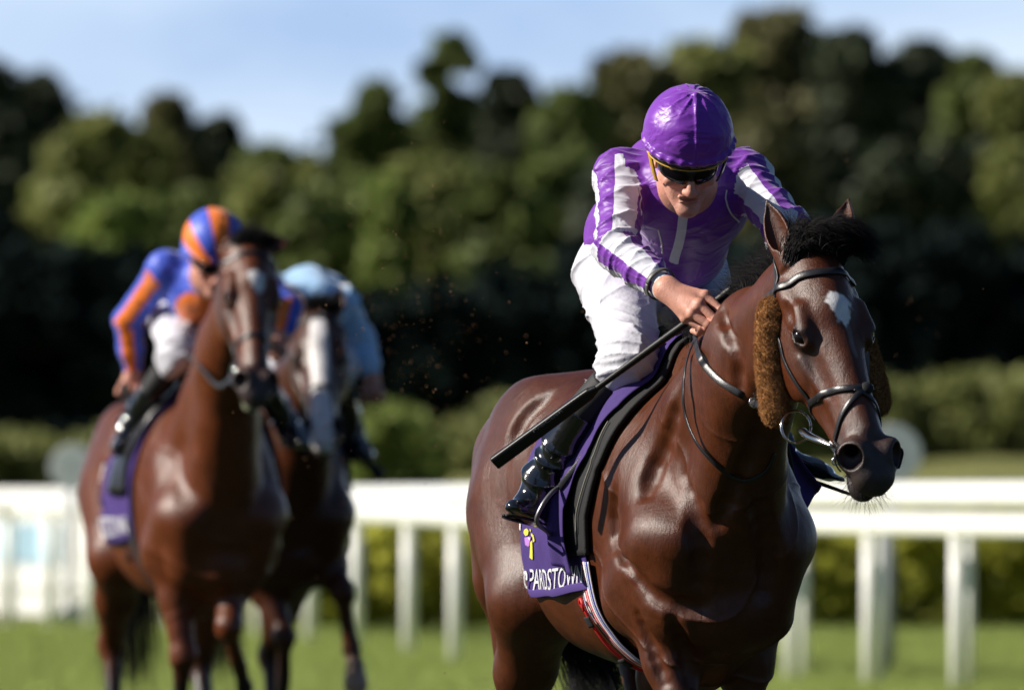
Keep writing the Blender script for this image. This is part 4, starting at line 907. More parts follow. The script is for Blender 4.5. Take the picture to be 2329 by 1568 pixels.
J1 = dict(head=head_frame(W(1562, 360, 30.10), radians(6), radians(32), .0), neck=W(1560, 420, 30.31), chest=W(1560, 450, 30.45), belly=W(1545, 545, 30.62), pelvis=W(1440, 625, 30.86),
          back=W(1510, 400, 30.58), waist=W(1450, 545, 30.78), shw=.195,
          shR=W(1412, 400, 30.40), elR=W(1402, 568, 30.17), wrR=hp[0], shL=W(1690, 402, 30.44), elL=W(1792, 522, 30.24), wrL=far_wr, handR=hp, handL=mirror_hand(hp, far_wr),
          hipR=W(1402, 625, 30.76), kneeR=W(1432, 812, 30.32), ankR=W(1236, 1078, 30.47), hipL=W(1572, 645, 30.85), kneeL=W(1622, 818, 30.50), ankL=W(1762, 1015, 30.85),
          calfR=W(1322, 938, 30.355), heelR=W(1258, 1180, 30.58), toeR=W(1170, 1156, 30.40), calfL=W(1715, 930, 30.68), heelL=W(1790, 1052, 30.90), toeL=W(1912, 1094, 30.72),
          soleR=nrm(np.array([-.15, -.25, -1.0])), soleL=nrm(np.array([-.3, -.1, -1.0])), front=np.array([0, -1., -.2]))
c1 = dict(silk=silk('purple and white silk', (.160, .017, .34), (.70, .70, .77)), cap=silk('purple silk cap', (.185, .024, .40), (.74, .74, .8), b1=.014, b2=.0012, rough=.40), breeches=M['breeches'], ns=3, phR=-.6+pi, phL=1.0, plw=.0125, footL=.55, bias=.22, pl0=-.008, pl1=-.010)
rider(J1, .0042, 'jockey in purple and white striped silks crouching on the leading star-faced horse', c1)
# white logo on the gaiter
def gaiter_logo():
    S, par = J1['_g']; tri = [[(1362, 862), (1372, 858), (1376, 880), (1366, 884)], [(1352, 886), (1372, 884), (1357, 898)], [(1338, 880), (1345, 872), (1350, 890)]]
    tri = [[(1337, 862), (1344, 858), (1350, 888), (1344, 884)], [(1340, 890), (1354, 888), (1358, 898)]]
    try: decal(S, [[(1340, 861), (1347, 863), (1351, 880), (1335, 884), (1332, 880)], [(1336, 889), (1352, 883), (1358, 898), (1350, 898)]], .0015, M['white_print'], par, 'logo')
    except Exception as e: print(e)
    for s, p0, p1 in (('AUCT', (1329, 862), (1331, 892)), ('ION', (1336, 899), (1364, 926))):
        V, F = text_poly(s, 1.0); V = V/np.array([V[:, 0].max(), V[:, 1].max(), 1]); p0, p1 = np.array(p0, float), np.array(p1, float); d = p1-p0; nn_ = np.array([-d[1], d[0]]); nn_ = -nn_/np.linalg.norm(nn_)*(9)
        px = p0+V[:, :1]*d+V[:, 1:2]*nn_; P = pick(S, px[:, 0], px[:, 1]); G = S.grad(P, e=.01); mk('lettering', P+G*.0015, F, mat('grey print', (.4, .4, .4), rough=.6), par, smooth=False)
gaiter_logo()
# wrist band and shirt cuff, collar, shoulder braid
def small_clothes():
    J = J1; root = J['root']; a, w_ = J['elR'], J['wrR']; d = nrm(w_-a); e1 = nrm(np.cross(d, [0, 0, 1.])); e2 = np.cross(d, e1)
    def ring(c, r, wd, th, m, name):
        t = np.linspace(0, 2*pi, 49); R = np.array([cos(x)*e1+sin(x)*e2 for x in t]); V, F = ribbon(c+R*r, R, wd, th); mk(name, V, F, m, root)
    L = np.linalg.norm(w_-a); ring(a+d*L*.87, .042, .014, .005, M['grey_band'], 'wrist_band')
    Q = Sdf(); Q.u(cap_(a+d*L*.86, a+d*L*1.03, .036, .0335), .01); Q.s_(cap_(a+d*L*.8, a+d*L*1.2, .0295, .0295), .003); Q.i(lambda X: (X-a) @ d-L*1.01, .003); Q.d(lambda X: .002*wob(X, 90, 2))
    V, F = Q.mesh(w_-.12, w_+.1, .0035); mk('cuff', V, F, M['undershirt'], root)
    # braid along the armholes: picked on the jacket surface where the photograph shows it
    for L_ in ([(1652, 432), (1650, 455), (1662, 485), (1680, 505)], [(1452, 425), (1456, 455), (1457, 490)], [(1497, 522), (1504, 550), (1506, 575)]):
        P = pick(J['silkS'], *np.array(L_, float).T, y0=29.6); V, F = strap_on(J['silkS'], P, .0045, .002, .001, 40); mk('braid', V, F, M['undershirt'], root)
    C, r, u, g = J['head']; Q = Sdf(); Q.u(cap_(J['neck']+np.array([0, .03, .01]), C-u*.06-g*.05, .072, .060), .01); Q.s_(cap_(J['neck'], C, .056, .054), .004); Q.i(lambda X: (X-(J['neck']*.97+C*.03)) @ nrm(C-J['neck']), .005); Q.d(lambda X: .003*wob(X, 50, 4))
small_clothes()
def whip_main():
    wp = empty('whip', W(1400, 870, 30.1), 'black padded whip held in the bare hand of the purple and white jockey', 'whip'); Y0, Y1 = 29.955, 30.24
    at_ = lambda t: W(1668-t*(1668-1130), 655+t*(1048-655), Y0+(Y1-Y0)*t)
    P = np.array([at_(t) for t in np.linspace(0, .58, 90)]); r = .0098*(1+.0*P[:, 0]); tt = np.linspace(0, .58, 90)
    rr = .0105-.002*sm(tt, .3, .58)+.0013*np.abs(np.sin(tt*150))**.4-.001; rr[tt < .04] += .0022; V, F = tube(P, rr, 12); mk('handle', V, F, M['rubber'], wp)
    ax = nrm(at_(1)-at_(0)); up = nrm(np.array([0, -.5, 1.])-ax*np.dot(np.array([0, -.5, 1.]), ax)); sd = np.cross(ax, up); a, b = at_(.60), at_(1.0); L = np.linalg.norm(b-a)
    Q = Sdf(); Q.u(loft(a, ax, up, sd, [(-.02, 0, 0, .008, .008), (.0, 0, 0, .013, .010), (L*.1, 0, 0, .0165, .011), (L*.95, 0, 0, .0185, .0115), (L, 0, 0, .0185, .011)], 4), .002)
    V, F = Q.mesh(np.minimum(a, b)-.06, np.maximum(a, b)+.06, .0035); pd = mk('pad', V, F, mat('black foam pad', (.010, .010, .011), rough=.42, spec=.4), wp)
    TV, TF = text_poly('ProCush', 1.0); TV = TV/np.array([TV[:, 0].max(), TV[:, 1].max(), 1]); n_ = np.array([-.2, -1, .05]); Pp = np.array([b-ax*(L*.40+.0)*1.0+ax*0-ax*.10*(x)+up*(-.002+.010*y)*1.0 for x, y in TV[:, :2]])
    Pp, G = Q.project(Pp+n_*.02, .0008); mk('lettering', Pp, TF, mat('grey whip print', (.25, .25, .25), rough=.5), pd, smooth=False)
whip_main()
# ------------------------------------------------------------------ simpler tack for the trailing horses
def tack_simple(H, who, group=True):
    S, B, Hd = H.S, H.B, H.Hd; r_ = radians
    cl = empty('saddle_cloth', B(-.3, 0, 1.5), 'purple and white saddle cloth under the '+who, 'saddle cloth')
    f_ = lambda X, PH: .012+.006*np.sin(X*20+PH*3)*sm(np.abs(PH), .9, 2.0)
    cloth(H, 'cloth', M['purple_cloth'], (-r_(122), r_(122)), lambda p: -.70, lambda p: .06-.08*sm(p, .5, 1.5), f_, nx=24, nphi=60, parent=cl)
    TV, TF = text_poly('LEOPARDSTOWN', 1.0); TV = TV/np.array([TV[:, 0].max(), TV[:, 1].max(), 1]); P, G = skin(H, -.66+.60*TV[:, 0], -(r_(117)-r_(13)*TV[:, 1]), .022); mk('lettering', P, TF, M['white_print'], cl, smooth=False)
    TV, TF = text_poly('2' if 'orange' in who else '4', 1.0); TV = TV/np.array([TV[:, 0].max(), TV[:, 1].max(), 1]); P, G = skin(H, -.60+.16*TV[:, 0], -(r_(96)-r_(34)*TV[:, 1]), .022); mk('numeral', P, TF, M['white_print'], cl, smooth=False)
    for a, b, c, d in ():
        mb = MB(); n = 8
        xs = np.linspace(a, b, n); P1, G1 = skin(H, xs, -r_(c), .02); P2, G2 = skin(H, xs, -r_(d), .02); V = np.concatenate([P1+G1*.004, P2+G2*.004]); mk('print', V, [(i, i+1, n+i+1, n+i) for i in range(n-1)], M['white_print'], cl)
    sad = empty('saddle', B(-.25, 0, 1.55), 'black racing saddle under the '+who, 'saddle')
    Q = Sdf(); Q.u(cap_(B(.02, 0, 1.625), B(-.10, 0, 1.60), .022, .028), .02); Q.u(cap_(B(-.10, 0, 1.60), B(-.42, 0, 1.575), .032, .055), .04)
    V, F = Q.mesh(B(0, 0, 1.4)-[.5, .6, 0], B(0, 0, 1.75)+[.5, .6, 0], .012); mk('seat', V, F, M['leather'], sad)
    cloth(H, 'flap', M['leather'], (-r_(88), r_(88)), lambda p: -.36+.1*sm(p, .3, 1.2), lambda p: .05-.10*sm(p, .6, 1.2), lambda X, PH: .03+0*X, th=.006, nx=10, nphi=30, parent=sad)
    gi = empty('girth', B(-.05, 0, .8), 'dark girth buckled round the horse of the '+who, 'girth'); ph = np.linspace(r_(80), r_(280), 60); P, G = skin(H, np.full(60, -.05), ph, .006); V, F = ribbon(P, np.roll(G, 0, 0), .08, .005); mk('webbing', V, F, M['black_pad'], gi)
    br = empty('bridle', Hd(.3, -.2), 'dark bridle on the horse of the '+who, 'bridle')
    def st(name, pts, w=.02, n=40): V, F = strap_on(S, pts, w, .005, .004, n); mk(name, V, F, M['leather'], br)
    st('browband', [Hd(.05, -.11, -.09), Hd(.045, -.05, -.08), Hd(.04, -.0, -.03), Hd(.04, 0, .03), Hd(.045, -.05, .08), Hd(.05, -.11, .09)])
    st('noseband', [Hd(.40, -.13, -.06), Hd(.39, -.06, -.055), Hd(.39, -.01, 0), Hd(.39, -.06, .055), Hd(.40, -.13, .06)])
    for q in (-1, 1):
        st('cheekpiece', [Hd(.05, -.11, q*.09), Hd(.2, -.13, q*.10), Hd(.36, -.13, q*.07), Hd(.48, -.11, q*.06)], .014)
        c = Hd(.49, -.13, q*.068); V, F = tube(c+np.array([cos(t)*.036*H.f+sin(t)*.036*H.n for t in np.linspace(0, 2*pi, 30)]), .005, 6); mk('bit_ring', V, F, M['steel'], br)
        rn = [Hd(.49, -.16, q*.07), Hd(.40, -.30, q*.08)*.9+B(.3, q*.1, 1.4)*.1, Hd(.2, -.3, q*.1)*.5+B(.2, q*.14, 1.6)*.5, B(.12, q*.10, 1.72)]; V, F = ribbon(catmull(rn, 30), np.tile(-H.h*-.0+H.l*q, (30, 1)), .018, .005); mk('rein', V, F, M['leather'], br)
    n = 1500; t = rng.random(n); cr = catmull([Hd(-.04, -.05), Hd(-.07, -.13)*.55+B(.2, 0, 1.56)*.45, B(.02, 0, 1.58)], 40); R = cr[(t*39).astype(int)]+rng.normal(size=(n, 3))*.012; up = np.array([0, 0, 1.])
    tip = R+nrm(up*.8+H.l*.3+rng.normal(size=(n, 3))*.3)*(.06+.06*rng.random((n, 1))); V, F = strands(R, tip, R+up*.05, .0022, 4); mk('mane', V, F, M['hair'], H.root)
    n = 1500; R = Hd(-.02, -.01)+H.s*rng.normal(size=(n, 1))*.028+rng.normal(size=(n, 3))*.01; tip = R+nrm(up*.5+H.s*.5+H.n*.3+rng.normal(size=(n, 3))*.4)*(.035+.035*rng.random((n, 1))); V, F = strands(R, tip, R+up*.035, .0022, 4); mk('forelock', V, F, M['hair'], H.root)
    n = 500; u = np.linspace(0, 1, 10); K = catmull([B(-1.33, 0, 1.36), B(-1.58, 0, 1.15), B(-1.7, 0, .8), B(-1.75, 0, .5)], 10); off = rng.normal(size=(n, 3)); C = K[None]+off[:, None]*(.015+.05*u)[None, :, None]
    T = nrm(np.gradient(C, axis=1)); U = nrm(np.cross(T, np.array([.3, 1, .1]))); Wv = np.cross(T, U); rr = .003*(1-.8*u)[None, :, None]; V = np.stack([C+rr*(cos(a_)*U+sin(a_)*Wv) for a_ in (0, 2.094, 4.189)], 2)
    b = (np.arange(n)[:, None, None]*10+np.arange(9)[None, :, None])*3; kk = np.arange(3)[None, None]; k2 = (kk+1) % 3; mk('tail', V.reshape(-1, 3), np.stack([b+kk, b+k2, b+3+k2, b+3+kk], -1).reshape(-1, 4), M['hair'], H.root)
# ------------------------------------------------------------------ second horse and rider (orange and blue)
b2 = W(466, 0, 43.9); b2[2] = 0; f2, s2, n2_ = unit_axes((.06, -.55, -.83), (.97, .22, -.07)); O2 = W(577, 638, 42.75)-.15*f2
LEGS2 = {'fr': [(.14, -.15, .98), (.20, -.12, .58), (.10, -.12, .24), (.14, -.12, .13), (.18, -.12, .05)], 'fl': [(.16, .10, .98), (.40, .02, .69), (.20, .12, .46), (.12, .13, .40), (.06, .13, .36)],
         'hr': [(-.98, -.15, 1.18), (-.80, -.19, .95), (-1.16, -.17, .60), (-1.06, -.17, .26), (-.98, -.17, .14), (-.95, -.17, .06)], 'hl': [(-.98, .15, 1.18), (-.66, .17, .95), (-.86, .13, .52), (-.62, .12, .22), (-.54, .12, .12), (-.52, .12, .05)]}
H2 = sculpt_horse(b2, radians(11.5), O2, f2, s2, LEGS2, mouth=.02, earR=(W(494, 566, 42.9), nrm(n2_-.6*s2)), earL=(W(657, 541, 42.95), nrm(n2_-.2*s2)))
make_horse(H2, .009, 'bright bay racehorse galloping behind on the left under the orange and blue jockey', colkw=dict(star=True, tone=1.45, pale=[(H2.Hd(.63, -.14), .05, (.32, .34, .22))]))
tack_simple(H2, 'orange and blue jockey')
def fist(wr, d, k=1.0):                                       # closed hand at a wrist, knuckles along direction d
    d = nrm(d); a = nrm(np.cross(d, [0, 1., .2])); b = np.cross(d, a); m = [wr+d*.085*k+a*(.034-.023*i)*k for i in range(4)]; p = [x+d*.012*k+b*.036*k for x in m]; q = [x+b*.022*k-d*.026*k for x in p]; r = [x-b*.016*k-d*.016*k for x in q]
    return (wr, m, p, q, r, [wr+a*.02*k+d*.02*k, wr+a*.04*k+d*.06*k+b*.02*k, wr+a*.03*k+d*.09*k+b*.03*k])
w2 = W(303, 846, 44.2); w2l = W(640, 770, 43.75)
J2 = dict(head=head_frame(W(484, 588, 43.55), radians(10), radians(30)), neck=W(480, 620, 43.75), chest=W(480, 660, 43.95), belly=W(470, 710, 44.15), pelvis=W(440, 730, 44.55), back=W(455, 620, 44.1), waist=W(430, 690, 44.4), shw=.20,
          shR=W(376, 612, 43.9), elR=W(292, 728, 44.15), wrR=w2, shL=W(572, 618, 43.95), elL=W(655, 700, 43.85), wrL=w2l, handR=fist(w2, np.array([-.25, -.1, -1])), handL=fist(w2l, np.array([-.5, -.6, -.6])),
          hipR=W(400, 715, 44.3), kneeR=W(404, 802, 43.75), ankR=W(300, 965, 44.05), hipL=W(520, 720, 44.35), kneeL=W(545, 812, 43.95), ankL=W(650, 960, 44.25), calfR=W(345, 885, 43.85), heelR=W(308, 1015, 44.15), toeR=W(268, 1020, 43.95),
          calfL=W(610, 890, 44.1), heelL=W(660, 1000, 44.3), toeL=W(690, 1010, 44.15), soleR=nrm(np.array([-.15, -.25, -1.0])), soleL=nrm(np.array([-.1, -.1, -1.0])), front=np.array([0, -1., -.2]))
OR, BL = (.90, .20, .01), (.045, .10, .62)
c2 = dict(silk=silk('blue and orange silk', BL, OR), cap=silk('blue and orange cap', BL, OR, b1=.003), breeches=M['breeches'], fold=.35, ns=3, phR=.9, phL=.6, plw=0, spot=(W(462, 715, 43.86), .115), capfn=lambda a, b, c: np.cos((np.arctan2(a-.010, np.maximum(b+.06, .03)))*7.0)*1.0+(b < -.03)*2)
rider(J2, .009, 'jockey in orange and blue silks with a striped cap crouching on the left horse', c2, detail=False, k=1.0)
# ------------------------------------------------------------------ third horse and rider (pale blue), behind the second
b3 = W(634, 0, 46.0); b3[2] = 0; f3, s3, n3_ = unit_axes((.04, -.68, -.73), (.99, -.08, -.04)); O3 = W(722, 712, 45.0)
LEGS3 = {'fr': [(.14, -.14, .98), (.34, -.03, .62), (.20, -.02, .34), (.14, -.02, .28), (.08, -.02, .24)], 'fl': [(.16, .14, .98), (.42, .19, .80), (.38, .235, .57), (.40, .245, .50), (.39, .25, .44)],
         'hr': [(-.98, -.15, 1.18), (-.70, -.19, .95), (-.95, -.17, .55), (-.76, -.17, .22), (-.68, -.17, .12), (-.66, -.17, .05)], 'hl': [(-.98, .15, 1.18), (-.76, .17, .95), (-1.06, .13, .52), (-.92, .12, .22), (-.84, .12, .12), (-.82, .12, .05)]}
H3 = sculpt_horse(b3, radians(10), O3, f3, s3, LEGS3, mouth=.015, earR=(W(672, 660, 45.1), nrm(n3_-.4*s3)), earL=(W(775, 652, 45.1), nrm(n3_+.2*s3)))
P3 = H3.legs['fl']; make_horse(H3, .009, 'dark racehorse with a broad white blaze half hidden behind the orange and blue jockey', colkw=dict(star=False, blaze=True, tone=.75, pale=[(P3[4], .09, (.55, .38, .30))]))
tack_simple(H3, 'pale blue jockey')
w3 = W(846, 862, 45.9); w3r = W(655, 800, 45.6)
J3 = dict(head=head_frame(W(588, 706, 45.35), radians(-6), radians(42)), neck=W(625, 690, 45.6), chest=W(690, 700, 45.85), belly=W(700, 740, 46.0), pelvis=W(735, 750, 46.5), back=W(700, 668, 46.0), waist=W(730, 700, 46.3), shw=.17,
          shR=W(630, 665, 45.8), elR=W(610, 760, 45.7), wrR=w3r, shL=W(775, 690, 45.85), elL=W(822, 775, 45.95), wrL=w3, handR=fist(w3r, np.array([.2, -.6, -.8])), handL=fist(w3, np.array([.0, -.3, -1])),
          hipR=W(690, 760, 46.3), kneeR=W(640, 830, 45.8), ankR=W(560, 980, 46.1), hipL=W(770, 760, 46.3), kneeL=W(770, 835, 45.8), ankL=W(795, 980, 46.1), calfR=W(600, 905, 45.95), heelR=W(560, 1020, 46.2), toeR=W(540, 1030, 46.0),
          calfL=W(785, 905, 45.95), heelL=W(800, 1020, 46.2), toeL=W(835, 1045, 46.0), soleR=nrm(np.array([-.15, -.25, -1.0])), soleL=nrm(np.array([.1, -.25, -1.0])), front=np.array([0, -1., -.2]))
c3 = dict(silk=silk('pale blue silk', (.42, .68, .98), (.8, .83, .85)), cap=silk('pale blue cap', (.42, .68, .98), (.8, .83, .85), b1=.003), breeches=M['breeches'], ns=1, phR=-9, phL=0, plw=0, cutL=9, spot=(W(770, 655, 45.85), .05))
c3['ns'] = 0; c3['phR'] = c3['phL'] = -1.5
rider(J3, .009, 'jockey in pale blue silks mostly hidden behind the orange and blue pair', c3, detail=False)
wp = empty('whip', W(268, 900, 44.1), 'dark whip hanging from the hand of the orange and blue jockey', 'whip'); V, F = tube(catmull([W(285, 870, 44.1), W(300, 1000, 44.05), W(300, 1130, 44.0), W(318, 1270, 43.95)], 20), np.linspace(.010, .015, 20), 8); mk('shaft', V, F, M['rubber'], wp)
V, F = Sdf().u(loft(W(302, 1150, 44.0), W(318, 1275, 43.95)-W(302, 1150, 44.0), [1, 0, 0], [0, 1, 0], [(0, 0, 0, .012, .01), (.1, 0, 0, .022, .012), (.2, 0, 0, .024, .012)], 4)).mesh(W(302, 1290, 44.0)-.08, W(302, 1140, 44.0)+.08, .006); mk('pad', V, F, M['rubber'], wp)
wp = empty('whip', W(830, 1050, 45.9), 'dark whip sticking out low on the right of the pale blue jockey', 'whip'); V, F = tube(catmull([W(805, 1020, 45.95), W(840, 1055, 45.9), W(868, 1085, 45.9)], 12), np.linspace(.012, .024, 12), 8); mk('shaft', V, F, M['rubber'], wp)
# ------------------------------------------------------------------ the place: turf, rails, hedges, trees, sky
def grass_mat():
    m, nt, b = new_mat('mown turf'); L = nt.links; tc = N(nt, 'ShaderNodeTexCoord')
    n1 = N(nt, 'ShaderNodeTexNoise', i_Scale=.35, i_Detail=6.0, i_Roughness=.6); mp = N(nt, 'ShaderNodeMapping'); mp.inputs['Scale'].default_value = (1, .22, 1); L.new(tc.outputs['Object'], mp.inputs[0]); L.new(mp.outputs[0], n1.inputs['Vector'])
    n2 = N(nt, 'ShaderNodeTexNoise', i_Scale=9.0, i_Detail=5.0, i_Roughness=.7); L.new(tc.outputs['Object'], n2.inputs['Vector'])
    c1 = N(nt, 'ShaderNodeValToRGB'); e = c1.color_ramp.elements; e[0].position, e[0].color = .35, (.215, .275, .052, 1); e[1].position, e[1].color = .68, (.32, .36, .10, 1); L.new(n1.outputs[0], c1.inputs[0])
    mr = N(nt, 'ShaderNodeMapRange', i_1=.3, i_2=.7, i_3=.7, i_4=1.3); L.new(n2.outputs[0], mr.inputs[0]); sc = N(nt, 'ShaderNodeVectorMath', operation='SCALE'); L.new(c1.outputs[0], sc.inputs[0]); L.new(mr.outputs[0], sc.inputs['Scale']); L.new(sc.outputs[0], b.inputs['Base Color'])
    b.inputs['Roughness'].default_value = .9; b.inputs['Specular IOR Level'].default_value = .15
    n3 = N(nt, 'ShaderNodeTexNoise', i_Scale=40.0, i_Detail=4.0); L.new(tc.outputs['Object'], n3.inputs['Vector']); bp = N(nt, 'ShaderNodeBump', i_Strength=.8, i_Distance=.03); L.new(n3.outputs[0], bp.inputs['Height']); L.new(bp.outputs[0], b.inputs['Normal']); return m
M['turf'] = grass_mat()
g = mk('ground', [(-900, -60, 0), (900, -60, 0), (900, 1400, 0), (-900, 1400, 0)], [(0, 1, 2, 3)], M['turf'], loc=(0, 0, 0)); g['kind'] = 'structure'
M['bounce_cut_sheet'] = mat('dark turf cutting light bounce', (.024, .034, .012), rough=.9, spec=.1, var=.4, vscale=3, bump=.02, bscale=20)
g = mk('bounce_cut_sheet', [(-900, -60, .004), (900, -60, .004), (900, 57.5, .004), (-900, 57.5, .004)], [(0, 1, 2, 3)], M['bounce_cut_sheet'], loc=(0, 0, 0)); g['kind'] = 'structure'  # unseen dark sheet added over the near ground to cut bounced light
M['blade'] = mat('grass blades', (.30, .37, .10), rough=.7, spec=.2, var=.3, vscale=1.5)
def grass():
    n = 42000; Y = 57.5+31*rng.random(n)**.8; X = (rng.random(n)-.5)*Y*.100; R = np.stack([X, Y, np.zeros(n)], 1); h = (.035+.05*rng.random(n))[:, None]; tip = R+np.array([0, 0, 1])*h+rng.normal(size=(n, 3))*np.array([.018, .018, .004]); mid = R+np.array([0, 0, .7])*h
    V, F = strands(R, tip, mid, .004, 2); o = mk('grass', V, F, M['blade']); o['kind'] = 'stuff'
grass()
M['pvc'] = mat('white rail plastic', (.80, .80, .77), rough=.35, var=.03, vscale=2)
def fence(name, label, line, z0, z1, wd, posts, pr=.055, group=None):
    P = catmull([(x, y, 0) for x, y in line], 160); root = empty(name, P[len(P)//2], label, 'rail', group); S = Sdf
    z0 = np.broadcast_to(np.atleast_1d(z0), (2,)) if np.ndim(z0) else np.array([z0, z0]); z1 = np.array([z1, z1]) if not np.ndim(z1) else np.array(z1); uu = np.linspace(0, 1, 160); zc_ = np.interp(P[:, 1], [65, 95], ((z0+z1)/2)[::-1]); hh = float((z1-z0).mean()/2); z0 = float(min(z0)); T = nrm(np.gradient(P, axis=0)); Nn = np.cross(T, [0, 0, 1.]); V = []; k = 14
    for p, n, zc in zip(P, Nn, zc_):
        for j in range(k): a = 2*pi*j/k; V.append(p+n*np.sign(cos(a))*abs(cos(a))**.6*wd/2+np.array([0, 0, zc+np.sign(sin(a))*abs(sin(a))**.6*hh]))
    F = [(i*k+j, i*k+(j+1) % k, (i+1)*k+(j+1) % k, (i+1)*k+j) for i in range(159) for j in range(k)]; mk('top_rail', V, F, M['pvc'], root)
    for (x, y) in posts:
        V, F = tube([(x, y, -.05), (x, y, z0*.5), (x, y, z0+.04)], pr, 14); mk('post', V, F, M['pvc'], root)
    return root
def XY(px, d): return ((px-1164)*d/FP, d)
near = [(-60, 93), (20, 92.5), (115, 91.6), (205, 90.8), (300, 89.8), (390, 88.3), (480, 86.6), (590, 84.9), (705, 83), (810, 80.3), (930, 77.6), (1035, 74.6), (1180, 72.8), (1335, 71.2), (1560, 69.7), (1800, 68.2), (1978, 67), (2178, 65.4), (2400, 64)]
more = lambda P, dx=0: [(-9.5+dx, 108), (-6.8+dx, 99)]+P+[(4.2+dx, 59), (5.6+dx, 53), (7.2+dx, 46)]
fence('running_rail', 'white plastic running rail with round posts along the near edge of the turf', more([XY(*p) for p in near]), .885, 1.02, .13, [XY(*p) for p in near[:-1] if p[0] not in (1560,)]+[(3.5, 61.5), (4.2, 59), (4.9, 56), (5.6, 53), (6.4, 49.5), (-5.5, 95.5), (-6.8, 99)], .050)
far = [(-60, 94.5), (205, 92.3), (480, 88.1), (705, 84.5), (930, 79.1), (1180, 74.2), (1560, 71), (1830, 69.5), (2003, 68.3), (2205, 66.7), (2420, 65.3)]
fence('running_rail', 'second slightly taller white rail close behind the front running rail', more([XY(*p) for p in far], .12), (.93, 1.055), (1.09, 1.20), .15, [XY(*p) for p in [(115, 93), (390, 89.8), (705, 84.5), (930, 79.1), (1180, 74.2), (1830, 69.5), (2003, 68.3), (2205, 66.7)]], .028)
def boards():
    a, b = np.array([*XY(-90, 99.2), 0.]), np.array([*XY(222, 95.4), 0.]); root = empty('board_fence', (a+b)/2, 'low white boarded fence with pale blue panels at the far left', 'fence'); M['blue_panel'] = mat('pale blue panel', (.42, .62, .74), rough=.5)
    t = nrm(b-a); nn = np.array([-t[1], t[0], 0]); nn = nn if nn[0] < 0 else -nn; R = np.array([t, nn, [0, 0, 1]]).T; L = np.linalg.norm(b-a); n = 20
    for i in range(n): MB().box(a+t*(i+.5)*L/n+np.array([0, 0, .50]), (L/n-.03, .03, .98), R).build('board', M['pvc'], root)
    for z in (.30, .95): MB().box((a+b)/2+nn*.035+np.array([0, 0, z]), (L, .03, .10), R).build('crossbar', M['pvc'], root)
    for u in (.42, .62): MB().box(a+t*u*L+nn*.03+np.array([0, 0, .62]), (1.1, .02, .34), R).build('panel', M['blue_panel'], root)
boards()
def disc(px, py, r, d, label, pole_d):
    c = W(px, py, d); ppm = FP/d; R = r/ppm; root = empty('round_marker', (c[0], d, 0), label, 'sign'); V = []; n = 36
    for yy, rr in ((-.012, R*.97), (-.008, R), (.008, R), (.012, R*.97)): V += [c+np.array([rr*cos(2*pi*i/n), yy, rr*sin(2*pi*i/n)]) for i in range(n)]
    F = [(j*n+i, j*n+(i+1) % n, (j+1)*n+(i+1) % n, (j+1)*n+i) for j in range(3) for i in range(n)]+[tuple(range(n))[::-1], tuple(3*n+i for i in range(n))]
    mk('disc', V, F, mat('grey white board', (.66, .68, .76), rough=.7), root, smooth=False); V, F = tube([(c[0]-.02, d+.03, 0), (c[0]-.02, d+.03, c[2])], .035, 10); mk('pole', V, F, mat('grey pole', (.3, .32, .36), rough=.5), root)
    V, F = text_poly('N', R*.75); V = np.array([c[0]-V[:, 0].max()/2, d-.015, c[2]-R*.3])+np.stack([V[:, 0], V[:, 0]*0, V[:, 1]], 1); mk('numeral', V, F, mat('faded grey print', (.38, .40, .46), rough=.6), root, smooth=False)
disc(2030, 1030, 66, 72, 'round grey white marker board behind the chin of the leading horse', 72)
disc(166, 1062, 52, 90, 'round grey white marker board at the far left beyond the rail', 90)
# rough grass bank rising behind the rails
def bank():
    nx, ny = 240, 60; xs = np.linspace(-60, 60, nx); ys = np.linspace(86.5, 176, ny); X, Y = np.meshgrid(xs, ys); up = sm(Y, 86.5, 176)**.9; sky_ = np.interp(X*FP/Y+1164, [0, 700, 1100, 1700, 2328], [1.0, 1.2, 1.8, 1.9, 2.1])
    Z = up*sky_+.03*np.sin(X*3.1+Y*.7)*sm(Y, 88, 96); V = np.stack([X, Y, Z-.03], -1).reshape(-1, 3); F = [(i*nx+j, i*nx+j+1, (i+1)*nx+j+1, (i+1)*nx+j) for i in range(ny-1) for j in range(nx-1)]
    m, nt, b = new_mat('rough bank grass'); L = nt.links; tc = N(nt, 'ShaderNodeTexCoord'); n1 = N(nt, 'ShaderNodeTexNoise', i_Scale=1.9, i_Detail=7.0, i_Roughness=.75); L.new(tc.outputs['Object'], n1.inputs['Vector']); cr = N(nt, 'ShaderNodeValToRGB'); e = cr.color_ramp.elements
    e[0].position, e[0].color = .36, (.085, .105, .024, 1); e[1].position, e[1].color = .64, (.25, .24, .058, 1); L.new(n1.outputs[0], cr.inputs[0]); L.new(cr.outputs[0], b.inputs['Base Color']); b.inputs['Roughness'].default_value = .9
    n3 = N(nt, 'ShaderNodeTexNoise', i_Scale=6.0, i_Detail=4.0); L.new(tc.outputs['Object'], n3.inputs['Vector']); bp = N(nt, 'ShaderNodeBump', i_Strength=.7, i_Distance=.15); L.new(n3.outputs[0], bp.inputs['Height']); L.new(bp.outputs[0], b.inputs['Normal'])
    o = mk('bank', V, F, m, loc=(0, 86.5, 0)); o['kind'] = 'structure'
bank()
